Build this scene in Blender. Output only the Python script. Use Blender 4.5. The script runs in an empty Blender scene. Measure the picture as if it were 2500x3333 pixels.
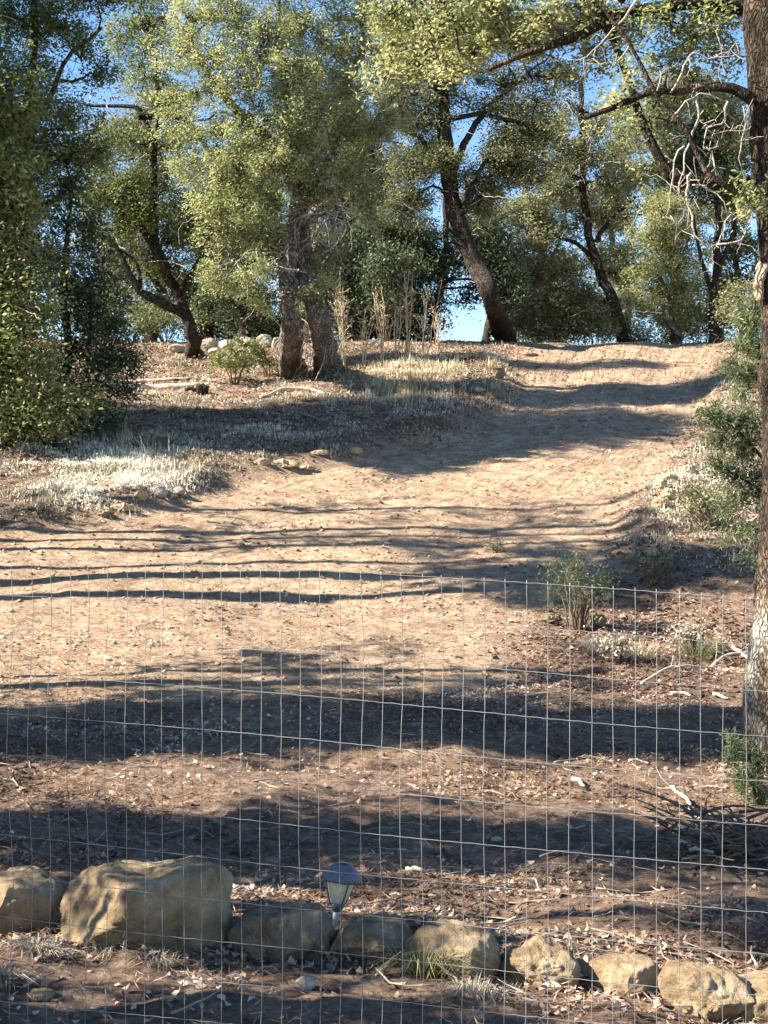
import bpy, bmesh, math, random
import numpy as np
from mathutils import Vector, noise as mnoise

R = math.radians
SC = bpy.context.scene
COL = SC.collection
rng = np.random.default_rng(11)
random.seed(11)

# ------------------------------------------------------------------ camera, sky, sun, exposure
H = 1.36                       # eye height above the yard
FPX = 5414.0                   # focal length in photo pixels
cam_d = bpy.data.cameras.new('camera')
cam = bpy.data.objects.new('camera', cam_d)
COL.objects.link(cam)
SC.camera = cam
cam.location = (0, 0, H)
cam.rotation_euler = (R(90), 0, 0)
cam_d.sensor_fit = 'HORIZONTAL'
cam_d.sensor_width = 36
cam_d.lens = 36 * FPX / 2500
cam_d.clip_start = 0.05
cam_d.clip_end = 6000

SUN_EL = R(36)
SUN_B = R(11)                   # how far behind the left-hand side the sun stands
sun_vec = Vector((-math.cos(SUN_EL) * math.cos(SUN_B), -math.cos(SUN_EL) * math.sin(SUN_B), math.sin(SUN_EL)))
sun_d = bpy.data.lights.new('sun', 'SUN')
sun_d.energy = 5.0
sun_d.angle = R(0.53)
sun_d.color = (1.0, 0.91, 0.79)
sun = bpy.data.objects.new('sun', sun_d)
COL.objects.link(sun)
sun.rotation_euler = sun_vec.to_track_quat('Z', 'Y').to_euler()
sun.location = (-20, -5, 20)

world = bpy.data.worlds.new('World')
SC.world = world
world.use_nodes = True
wn = world.node_tree
wn.nodes.clear()
wo = wn.nodes.new('ShaderNodeOutputWorld')
wb = wn.nodes.new('ShaderNodeBackground')
ws = wn.nodes.new('ShaderNodeTexSky')
ws.sky_type = 'NISHITA'
ws.sun_disc = False
ws.sun_elevation = SUN_EL
ws.sun_rotation = math.atan2(sun_vec.x, sun_vec.y)
ws.altitude = 1500
ws.air_density = 1.0
ws.dust_density = 0.4
ws.ozone_density = 1.2
wb.inputs['Strength'].default_value = 0.07
hs = wn.nodes.new('ShaderNodeHueSaturation'); hs.inputs['Saturation'].default_value = 1.18
wn.links.new(ws.outputs[0], hs.inputs['Color']); wn.links.new(hs.outputs[0], wb.inputs['Color'])
wn.links.new(wb.outputs[0], wo.inputs['Surface'])
SC.view_settings.view_transform = 'Standard'
SC.view_settings.look = 'None'
SC.view_settings.gamma = 1
SC.view_settings.exposure = 1.95
SC.cycles.max_bounces = 6
SC.cycles.diffuse_bounces = 3
SC.cycles.transparent_max_bounces = 8

# ------------------------------------------------------------------ noise
def _hash(ix, iy, seed):
    n = (ix.astype(np.int64) * 374761393 + iy.astype(np.int64) * 668265263 + seed * 1442695041) & 0xffffffff
    n = ((n ^ (n >> 13)) * 1274126177) & 0xffffffff
    return ((n ^ (n >> 16)) & 0xffff) / 65535.0

def vnoise(x, y, seed=0):
    x = np.asarray(x, float); y = np.asarray(y, float)
    ix = np.floor(x); iy = np.floor(y)
    fx = x - ix; fy = y - iy
    fx = fx * fx * (3 - 2 * fx); fy = fy * fy * (3 - 2 * fy)
    a = _hash(ix, iy, seed); b = _hash(ix + 1, iy, seed)
    c = _hash(ix, iy + 1, seed); d = _hash(ix + 1, iy + 1, seed)
    return (a + (b - a) * fx) * (1 - fy) + (c + (d - c) * fx) * fy - 0.5

def fbm(x, y, scale, octv=3, seed=0, gain=0.5):
    r = 0; a = 1.0
    for k in range(octv):
        r = r + a * vnoise(np.asarray(x) * scale + 17.3 * k, np.asarray(y) * scale - 9.1 * k, seed + k)
        scale *= 2.03; a *= gain
    return r

def sstep(a, b, x):
    t = np.clip((np.asarray(x, float) - a) / (b - a), 0, 1)
    return t * t * (3 - 2 * t)

# ------------------------------------------------------------------ terrain
_PY = np.array([-80, -20, 0, 4.5, 5.2, 6.5, 8.0, 9.5, 11.0, 12.5, 14, 15.5, 17, 18.5, 20, 22, 24, 26, 27.3, 28.5, 31, 36, 45, 70, 200, 900])
_PZ = np.array([-1.0, -1.3, -1.36, -1.36, -1.34, -1.35, -1.33, -1.27, -1.12, -.86, -.50, -.17, .20, .58, .96, 1.52, 2.07, 2.55, 2.80, 2.86, 2.66, 1.6, -.8, -6, -25, -60])
_fy = np.concatenate([np.arange(-80, 60, 0.1), np.arange(60, 900, 5.0)])
_fz = np.interp(_fy, _PY, _PZ)
_k = np.ones(11) / 11
_n0 = int((60 + 80) / 0.1)
for _ in range(2):
    _fz[5:_n0 - 5] = np.convolve(_fz[:_n0], _k, 'same')[5:_n0 - 5]
def profile(Y):
    return np.interp(Y, _fy, _fz) + H

_RY = np.array([8.5, 10, 11, 12.7, 14, 15.2, 16.4, 17.7, 19, 20, 22.8, 27, 30, 36])
_RL = np.array([-30, -16, -10, -6.2, -4.2, -2.9, -1.95, -1.05, .1, .85, 1.68, 2.24, 2.5, 3])
_RR = np.array([-6, -1.5, .7, 1.35, 1.8, 2.2, 2.5, 2.95, 3.4, 3.8, 4.5, 5.6, 6.2, 7])
def road_lr(Y):
    return np.interp(Y, _RY, _RL), np.interp(Y, _RY, _RR)
def road_mask(x, Y):
    l, r = road_lr(Y)
    n = 0.35 * fbm(x, Y, 1.3, 3, 5)
    m = sstep(-.25, .35, x - l + n) * sstep(-.25, .35, r - x + n)
    return m * sstep(8.3, 10.5, Y) * (1 - sstep(31, 36, Y))

def ground(x, Y, fine=True):
    x = np.asarray(x, float); Y = np.asarray(Y, float)
    z = profile(Y)
    z = z - 0.034 * np.clip(x, -14, 14) * (1 - sstep(17, 24, Y))
    m = road_mask(x, Y)
    z = z + (1 - m) * 0.13 * sstep(12.5, 15.5, Y) * (1 - sstep(25, 28, Y))
    z = z - 0.03 * np.clip(np.abs(x) - 12, 0, 300) ** 1.1 * sstep(12, 30, Y)
    if fine:
        near = sstep(400, 60, np.abs(Y)) if False else 1.0
        z = z + (0.10 - 0.075 * m) * fbm(x, Y, .45, 3, 1)
        z = z + (0.055 - 0.044 * m) * fbm(x, Y, 2.1, 3, 2) * near
        z = z + (0.030 - 0.016 * m) * fbm(x, Y, 8.5, 2, 3) * near
        # wheel ruts along the drive
        l, r = road_lr(Y)
        u = (x - l) / (r - l)
        rut = np.exp(-((u - .3) / .07) ** 2) + np.exp(-((u - .72) / .07) ** 2)
        z = z - 0.035 * m * rut
    return z
def G(x, Y):
    return float(ground(np.array([x]), np.array([Y]))[0])

def PX(px, py, Y):
    return Vector(((px - 1250) / FPX * Y, Y, H - (py - 1666.5) / FPX * Y))
def HIT(px, py, y0=3.5, y1=31.0):
    Y = np.arange(y0, y1, 0.01)
    x = (px - 1250) / FPX * Y
    zr = H - (py - 1666.5) / FPX * Y
    g = ground(x, Y)
    w = np.nonzero(g >= zr)[0]
    k = w[0] if len(w) else len(Y) - 1
    return Vector((x[k], Y[k], float(g[k])))

# ------------------------------------------------------------------ object helpers
def tag(o, label=None, cat=None, group=None, kind=None):
    if label: o['label'] = label
    if cat: o['category'] = cat
    if group: o['group'] = group
    if kind: o['kind'] = kind
    return o
def empty(name, loc, label=None, cat=None, group=None):
    o = bpy.data.objects.new(name, None)
    o.empty_display_size = 0.1
    COL.objects.link(o)
    o.location = loc
    return tag(o, label, cat, group)

def mesh_np(name, verts, sizes, mat, parent=None, rnd=None, smooth=False, origin=None, vattr=None):
    """verts (n,3); sizes: list of (index array (m,k)). one mesh object"""
    me = bpy.data.meshes.new(name)
    v = np.asarray(verts, dtype=np.float32).copy()
    if origin is not None: v -= np.array(origin, dtype=np.float32)
    me.vertices.add(len(v)); me.vertices.foreach_set('co', v.ravel())
    nl = sum(f.size for f in sizes); nf = sum(len(f) for f in sizes)
    me.loops.add(nl); me.polygons.add(nf)
    me.loops.foreach_set('vertex_index', np.concatenate([f.ravel() for f in sizes]).astype(np.int32))
    tot = np.concatenate([np.full(len(f), f.shape[1]) for f in sizes]).astype(np.int32)
    st = np.concatenate([[0], np.cumsum(tot)[:-1]]).astype(np.int32)
    me.polygons.foreach_set('loop_start', st)
    try: me.polygons.foreach_set('loop_total', tot)
    except Exception: pass
    if smooth: me.polygons.foreach_set('use_smooth', np.ones(nf, dtype=bool))
    me.update(calc_edges=True)
    if rnd is not None:
        a = me.attributes.new('rnd', 'FLOAT', 'FACE'); a.data.foreach_set('value', np.asarray(rnd, dtype=np.float32))
    if vattr:
        for k, arr in vattr.items():
            a = me.attributes.new(k, 'FLOAT', 'POINT'); a.data.foreach_set('value', np.asarray(arr, dtype=np.float32))
    if mat: me.materials.append(mat)
    o = bpy.data.objects.new(name, me); COL.objects.link(o)
    if parent is not None: o.parent = parent
    elif origin is not None: o.location = origin
    return o

class MB:
    def __init__(s): s.v = []; s.q = []; s.t = []; s.n = 0
    def add(s, v, q=None, t=None):
        v = np.asarray(v, float)
        if q is not None and len(q): s.q.append(np.asarray(q) + s.n)
        if t is not None and len(t): s.t.append(np.asarray(t) + s.n)
        s.v.append(v); s.n += len(v)
    def tube(s, pts, rad, sides=6, rough=0.0, cap=True):
        P = np.array([tuple(p) for p in pts], float); n = len(P)
        rad = np.broadcast_to(np.asarray(rad, float), (n,))
        T = np.gradient(P, axis=0); T /= (np.linalg.norm(T, axis=1, keepdims=True) + 1e-9)
        ref = np.array([0.31, 0.9, 0.2]) if abs(T[0][1]) < .8 else np.array([1., 0, 0.1])
        A = np.cross(T, ref); A /= (np.linalg.norm(A, axis=1, keepdims=True) + 1e-9)
        B = np.cross(T, A)
        an = np.linspace(0, 2 * np.pi, sides, endpoint=False)
        rr = rad[:, None] * np.ones(sides)
        if rough:
            rr = rr * (1 + rough * (rng.random((n, sides)) - .5) + rough * .8 * np.sin(an[None] * 3 + P[:, 2:3] * 1.7))
        V = P[:, None] + rr[..., None] * (np.cos(an)[None, :, None] * A[:, None] + np.sin(an)[None, :, None] * B[:, None])
        i = np.arange(n - 1)[:, None] * sides; j = np.arange(sides)[None]; j2 = (j + 1) % sides
        Q = np.stack([i + j, i + j2, i + sides + j2, i + sides + j], -1).reshape(-1, 4)
        V = V.reshape(-1, 3)
        t = None
        if cap:
            V = np.vstack([V, P[0] - T[0] * rad[0] * .2, P[-1] + T[-1] * rad[-1] * .6])
            a, b = n * sides, n * sides + 1
            jj = np.arange(sides); j3 = (jj + 1) % sides
            t = np.vstack([np.stack([jj * 0 + a, j3, jj], -1), np.stack([jj * 0 + b, (n - 1) * sides + jj, (n - 1) * sides + j3], -1)])
        s.add(V, Q, t)
    def merge(s, o, mi=1):
        s.mi = getattr(s, 'mi', [])
        for q in o.q: s.q.append(q + s.n)
        for t in o.t: s.t.append(t + s.n)
        s.v += o.v; s.n += o.n
    def build(s, name, mat, parent=None, origin=None, smooth=True):
        f = []
        if s.q: f.append(np.concatenate(s.q))
        if s.t: f.append(np.concatenate(s.t))
        return mesh_np(name, np.concatenate(s.v), f, mat, parent, None, smooth, origin)

def curve_pts(pts, step=0.12, wob=0.0):
    """smooth resample of a polyline (Catmull-Rom) with wobble"""
    P = [Vector(p) for p in pts]
    if len(P) == 2: P = [P[0], P[0].lerp(P[1], .5), P[1]]
    E = [P[0] * 2 - P[1]] + P + [P[-1] * 2 - P[-2]]
    out = []
    for i in range(1, len(E) - 2):
        n = max(2, int((E[i + 1] - E[i]).length / step))
        for k in range(n):
            t = k / n
            a, b, c, d = E[i - 1], E[i], E[i + 1], E[i + 2]
            out.append(0.5 * ((2 * b) + (c - a) * t + (2 * a - 5 * b + 4 * c - d) * t * t + (3 * b - 3 * c + d - a) * t ** 3))
    out.append(P[-1])
    A = np.array([tuple(p) for p in out])
    if wob:
        n = len(A)
        w = np.cumsum(rng.normal(0, 1, (n, 3)), 0)
        w -= np.linspace(0, 1, n)[:, None] * w[-1]
        w *= wob / math.sqrt(n)
        A = A + w
    return A

# ------------------------------------------------------------------ materials
def new_mat(name):
    m = bpy.data.materials.new(name); m.use_nodes = True
    nt = m.node_tree; nt.nodes.clear()
    return m, nt, nt.nodes, nt.links
def ramp(nd, stops):
    r = nd.new('ShaderNodeValToRGB')
    el = r.color_ramp.elements
    while len(el) > 1: el.remove(el[-1])
    el[0].position, el[0].color = stops[0][0], (*stops[0][1], 1)
    for p, c in stops[1:]:
        e = el.new(p); e.color = (*c, 1)
    return r
def leaf_mat(name, stops, transl=0.3, rough=0.5):
    m, nt, nd, lk = new_mat(name)
    out = nd.new('ShaderNodeOutputMaterial')
    at = nd.new('ShaderNodeAttribute'); at.attribute_name = 'rnd'
    r = ramp(nd, stops); lk.new(at.outputs['Fac'], r.inputs[0])
    p = nd.new('ShaderNodeBsdfPrincipled'); p.inputs['Roughness'].default_value = rough
    p.inputs['Specular IOR Level'].default_value = 0.35
    lk.new(r.outputs[0], p.inputs['Base Color'])
    if transl:
        t = nd.new('ShaderNodeBsdfTranslucent'); lk.new(r.outputs[0], t.inputs['Color'])
        mx = nd.new('ShaderNodeMixShader'); mx.inputs[0].default_value = transl
        lk.new(p.outputs[0], mx.inputs[1]); lk.new(t.outputs[0], mx.inputs[2]); lk.new(mx.outputs[0], out.inputs[0])
    else: lk.new(p.outputs[0], out.inputs[0])
    return m
def rough_mat(name, stops, scale=8, bump=0.5, bscale=None, rough=0.9, stretch=(1, 1, 1), dist=0.02, vor=False, metal=0.0, detail=6):
    m, nt, nd, lk = new_mat(name)
    out = nd.new('ShaderNodeOutputMaterial')
    tc = nd.new('ShaderNodeTexCoord'); mp = nd.new('ShaderNodeMapping'); mp.inputs['Scale'].default_value = stretch
    lk.new(tc.outputs['Object'], mp.inputs[0])
    n = nd.new('ShaderNodeTexNoise'); n.inputs['Scale'].default_value = scale; n.inputs['Detail'].default_value = detail
    n.inputs['Roughness'].default_value = .65
    lk.new(mp.outputs[0], n.inputs['Vector'])
    r = ramp(nd, stops); lk.new(n.outputs[0], r.inputs[0])
    p = nd.new('ShaderNodeBsdfPrincipled'); p.inputs['Roughness'].default_value = rough; p.inputs['Metallic'].default_value = metal
    p.inputs['Specular IOR Level'].default_value = 0.25
    lk.new(r.outputs[0], p.inputs['Base Color'])
    if bump:
        if vor:
            b = nd.new('ShaderNodeTexVoronoi'); b.inputs['Scale'].default_value = bscale or scale * 2; o_ = b.outputs['Distance']
        else:
            b = nd.new('ShaderNodeTexNoise'); b.inputs['Scale'].default_value = bscale or scale * 2; b.inputs['Detail'].default_value = 8
            b.inputs['Roughness'].default_value = .7; o_ = b.outputs[0]
        lk.new(mp.outputs[0], b.inputs['Vector'])
        bp = nd.new('ShaderNodeBump'); bp.inputs['Strength'].default_value = bump; bp.inputs['Distance'].default_value = dist
        lk.new(o_, bp.inputs['Height']); lk.new(bp.outputs[0], p.inputs['Normal'])
    lk.new(p.outputs[0], out.inputs[0])
    return m
def plain_mat(name, col, rough=.5, metal=0., alpha=None):
    m, nt, nd, lk = new_mat(name)
    out = nd.new('ShaderNodeOutputMaterial'); p = nd.new('ShaderNodeBsdfPrincipled')
    n = nd.new('ShaderNodeTexNoise'); n.inputs['Scale'].default_value = 40
    tc = nd.new('ShaderNodeTexCoord'); lk.new(tc.outputs['Object'], n.inputs['Vector'])
    r = ramp(nd, [(.3, tuple(c * .8 for c in col)), (.7, tuple(min(1, c * 1.15) for c in col))])
    lk.new(n.outputs[0], r.inputs[0]); lk.new(r.outputs[0], p.inputs['Base Color'])
    p.inputs['Roughness'].default_value = rough; p.inputs['Metallic'].default_value = metal
    lk.new(p.outputs[0], out.inputs[0])
    return m

M = {}
M['oak_light'] = leaf_mat('leaf_oak_light', [(0, (.07, .09, .035)), (.25, (.20, .235, .09)), (.55, (.38, .40, .17)), (.85, (.58, .56, .30)), (1, (.64, .50, .22))], 0.45)
M['oak_pale'] = leaf_mat('leaf_oak_pale', [(0, (.07, .095, .04)), (.28, (.21, .245, .105)), (.58, (.40, .43, .19)), (.86, (.60, .60, .34)), (1, (.62, .52, .26))], .45)
M['oak_mid'] = leaf_mat('leaf_oak_mid', [(0, (.05, .07, .025)), (.35, (.15, .185, .06)), (.7, (.30, .335, .12)), (.93, (.46, .44, .22)), (1, (.52, .36, .13))], 0.42)
M['olive'] = leaf_mat('leaf_olive', [(0, (.05, .06, .03)), (.4, (.16, .175, .08)), (.75, (.32, .33, .16)), (1, (.50, .46, .26))], 0.38)
M['pine_dark'] = leaf_mat('leaf_pine_dark', [(0, (.028, .042, .022)), (.5, (.07, .10, .045)), (1, (.16, .20, .085))], 0.3)
M['pine_green'] = leaf_mat('pine_green', [(0, (.05, .07, .035)), (.5, (.13, .165, .075)), (1, (.29, .32, .15))], 0.38)
M['bright'] = leaf_mat('bright', [(0, (.09, .11, .04)), (.5, (.20, .23, .085)), (1, (.38, .38, .17))], 0.4)
M['litter'] = leaf_mat('leaf_litter', [(0, (.12, .08, .055)), (.3, (.27, .175, .125)), (.6, (.42, .29, .21)), (.85, (.55, .41, .32)), (1, (.68, .57, .47))], 0.12)
M['needle_litter'] = leaf_mat('dry_needle', [(0, (.12, .075, .045)), (.5, (.26, .17, .10)), (1, (.42, .31, .20))], .0, .8)
M['pale_scrub'] = leaf_mat('pale_scrub', [(0, (.20, .18, .13)), (.35, (.48, .45, .35)), (.75, (.74, .70, .58)), (1, (.88, .84, .72))], .15, .8)
M['tuft'] = leaf_mat('dry_tuft', [(0, (.16, .13, .09)), (.5, (.34, .29, .21)), (1, (.56, .50, .39))], .1, .8)
M['needle_litter2'] = leaf_mat('dry_needle_pale', [(0, (.14, .09, .06)), (.45, (.34, .24, .16)), (.75, (.48, .36, .25)), (1, (.66, .55, .42))], .0, .8)
M['greystraw'] = leaf_mat('grey_straw', [(0, (.20, .17, .115)), (.4, (.42, .37, .26)), (.8, (.62, .56, .42)), (1, (.76, .70, .54))], .15, .8)
M['straw'] = leaf_mat('yellow_straw', [(0, (.30, .25, .15)), (.5, (.54, .47, .31)), (1, (.78, .70, .52))], .2, .7)
def bark_mat(name, stops, scale, cell, dist, crack=.75, lit_foot=False):
    m, nt, nd, lk = new_mat(name)
    out = nd.new('ShaderNodeOutputMaterial'); p = nd.new('ShaderNodeBsdfPrincipled'); p.inputs['Roughness'].default_value = .95
    p.inputs['Specular IOR Level'].default_value = .15
    tc = nd.new('ShaderNodeTexCoord'); mp = nd.new('ShaderNodeMapping'); mp.inputs['Scale'].default_value = (1, 1, .3)
    lk.new(tc.outputs['Object'], mp.inputs[0])
    n0 = nd.new('ShaderNodeTexNoise'); n0.inputs['Scale'].default_value = scale * 3; n0.inputs['Detail'].default_value = 6; lk.new(mp.outputs[0], n0.inputs['Vector'])
    ad = nd.new('ShaderNodeMixRGB'); ad.blend_type = 'ADD'; ad.inputs[0].default_value = .12; lk.new(mp.outputs[0], ad.inputs[1]); lk.new(n0.outputs['Color'], ad.inputs[2])
    v = nd.new('ShaderNodeTexVoronoi'); v.feature = 'DISTANCE_TO_EDGE'; v.inputs['Scale'].default_value = cell; lk.new(ad.outputs[0], v.inputs['Vector'])
    rc = ramp(nd, [(0, (1 - crack,) * 3), (.12, (.8,) * 3), (.3, (1.05,) * 3)]); lk.new(v.outputs['Distance'], rc.inputs[0])
    n = nd.new('ShaderNodeTexNoise'); n.inputs['Scale'].default_value = scale; n.inputs['Detail'].default_value = 10; n.inputs['Roughness'].default_value = .75
    lk.new(tc.outputs['Object'], n.inputs['Vector'])
    r = ramp(nd, stops); lk.new(n.outputs[0], r.inputs[0]); col = r.outputs[0]
    if lit_foot:  # sunlight on the lower trunk, painted as a paler foot fading upward
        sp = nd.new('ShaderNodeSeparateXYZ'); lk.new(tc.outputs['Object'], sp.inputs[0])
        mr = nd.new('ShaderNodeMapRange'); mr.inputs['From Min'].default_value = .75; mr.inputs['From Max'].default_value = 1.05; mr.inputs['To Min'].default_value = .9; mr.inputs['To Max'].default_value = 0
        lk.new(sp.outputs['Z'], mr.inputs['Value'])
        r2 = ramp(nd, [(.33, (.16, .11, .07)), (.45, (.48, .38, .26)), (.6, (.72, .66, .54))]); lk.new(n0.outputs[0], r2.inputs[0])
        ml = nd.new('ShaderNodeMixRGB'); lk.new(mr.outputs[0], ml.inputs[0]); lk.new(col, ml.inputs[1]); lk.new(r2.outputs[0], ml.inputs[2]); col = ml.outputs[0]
    mu = nd.new('ShaderNodeMixRGB'); mu.blend_type = 'MULTIPLY'; mu.inputs[0].default_value = 1; lk.new(col, mu.inputs[1]); lk.new(rc.outputs[0], mu.inputs[2])
    lk.new(mu.outputs[0], p.inputs['Base Color'])
    b = nd.new('ShaderNodeBump'); b.inputs['Strength'].default_value = 1; b.inputs['Distance'].default_value = dist; lk.new(rc.outputs[0], b.inputs['Height'])
    b2 = nd.new('ShaderNodeBump'); b2.inputs['Strength'].default_value = .5; b2.inputs['Distance'].default_value = dist * .6; lk.new(n0.outputs[0], b2.inputs['Height']); lk.new(b.outputs[0], b2.inputs['Normal'])
    lk.new(b2.outputs[0], p.inputs['Normal']); lk.new(p.outputs[0], out.inputs[0])
    return m
M['bark_dark'] = bark_mat('bark_dark', [(.3, (.03, .024, .02)), (.55, (.085, .068, .055)), (.8, (.17, .14, .11))], 9, 26, .02)
M['bark_pale'] = bark_mat('bark_pale', [(.3, (.12, .09, .07)), (.5, (.30, .25, .20)), (.75, (.55, .49, .40))], 9, 28, .02)
M['bark_part_lit'] = bark_mat('bark_lit_foot', [(.36, (.025, .02, .016)), (.5, (.07, .055, .04)), (.6, (.17, .12, .08)), (.7, (.50, .45, .36))], 3.2, 62, .02, .7, True)  # bark darkened for the shade up the trunk, sunlit foot painted in
M['twig'] = rough_mat('dead_twig', [(.3, (.22, .18, .14)), (.7, (.55, .48, .40))], 12, .3, 40)
M['twig_grey'] = rough_mat('grey_twig', [(.3, (.15, .115, .085)), (.7, (.42, .35, .28))], 12, .3, 40)
M['twig_brown'] = rough_mat('brown_twig', [(.3, (.07, .05, .035)), (.7, (.20, .15, .11))], 12, .3, 40)
M['wood_pale'] = rough_mat('weathered_wood', [(.3, (.30, .24, .18)), (.7, (.68, .60, .50))], 10, .6, 40, stretch=(1, 1, 1))
M['stub_wood'] = rough_mat('split_wood', [(.3, (.22, .15, .09)), (.6, (.46, .36, .25)), (.8, (.62, .52, .40))], 14, .8, 50, stretch=(1, 1, .3))
M['wood_pink'] = rough_mat('bleached_log', [(.3, (.30, .20, .16)), (.55, (.62, .50, .42)), (.8, (.80, .72, .62))], 8, .7, 30)
M['limestone'] = rough_mat('tan_sandstone', [(.28, (.09, .06, .035)), (.42, (.24, .17, .095)), (.56, (.38, .285, .17)), (.74, (.60, .50, .34))], 7, 1.0, 22, dist=.035, detail=12)
M['limestone_brown'] = rough_mat('brown_sandstone', [(.28, (.08, .058, .038)), (.45, (.19, .14, .085)), (.6, (.31, .235, .15)), (.75, (.46, .38, .26))], 8, 1.0, 22, dist=.03, detail=12)
M['stone_pale'] = rough_mat('pale_stone', [(.3, (.24, .20, .145)), (.7, (.54, .48, .38))], 5, .6, 20)
M['stone_yellow'] = rough_mat('yellow_stone', [(.3, (.22, .16, .09)), (.7, (.52, .42, .27))], 5, .6, 20)
M['wire'] = plain_mat('galvanised_wire', (.25, .255, .25), .5, .2)

# ------------------------------------------------------------------ ground and drive
def terrain():
    def axis(lo, hi, d, far_lo, far_hi):
        a = list(np.arange(lo, hi, d))
        s, x = d, hi
        while x < far_hi: a.append(x); s *= 1.18; x += s
        a.append(far_hi)
        s, x = d, lo - d
        left = []
        while x > far_lo: left.append(x); s *= 1.18; x -= s
        left.append(far_lo)
        return np.array(left[::-1] + a)
    xs = axis(-5.2, 6.2, .04, -900, 900)
    ys = axis(3.6, 29.0, .04, -60, 900)
    X, Yg = np.meshgrid(xs, ys)
    Z = ground(X, Yg)
    m = road_mask(X, Yg)
    l, r = road_lr(Yg); u = (X - l) / (r - l)
    V = np.stack([X, Yg, Z], -1).reshape(-1, 3)
    nx = len(xs); ny = len(ys)
    i = np.arange(ny - 1)[:, None] * nx; j = np.arange(nx - 1)[None]
    Q = np.stack([i + j, i + j + 1, i + nx + j + 1, i + nx + j], -1).reshape(-1, 4)
    fm = (m.reshape(-1)[Q].mean(1) > .5)
    att = {'road': m.ravel(), 'across': np.clip(u, -2, 3).ravel()}
    for name, sel, lab in (('ground', ~fm, 'reddish forest soil with dry needles and dead leaves'), ('driveway', fm, 'dirt drive climbing the slope')):
        q = Q[sel]; used = np.unique(q); remap = np.zeros(len(V), int); remap[used] = np.arange(len(used))
        o = mesh_np(name, V[used], [remap[q]], M['soil'], None, None, True, None, {k: a[used] for k, a in att.items()})
        tag(o, lab, name, kind='structure')

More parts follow.
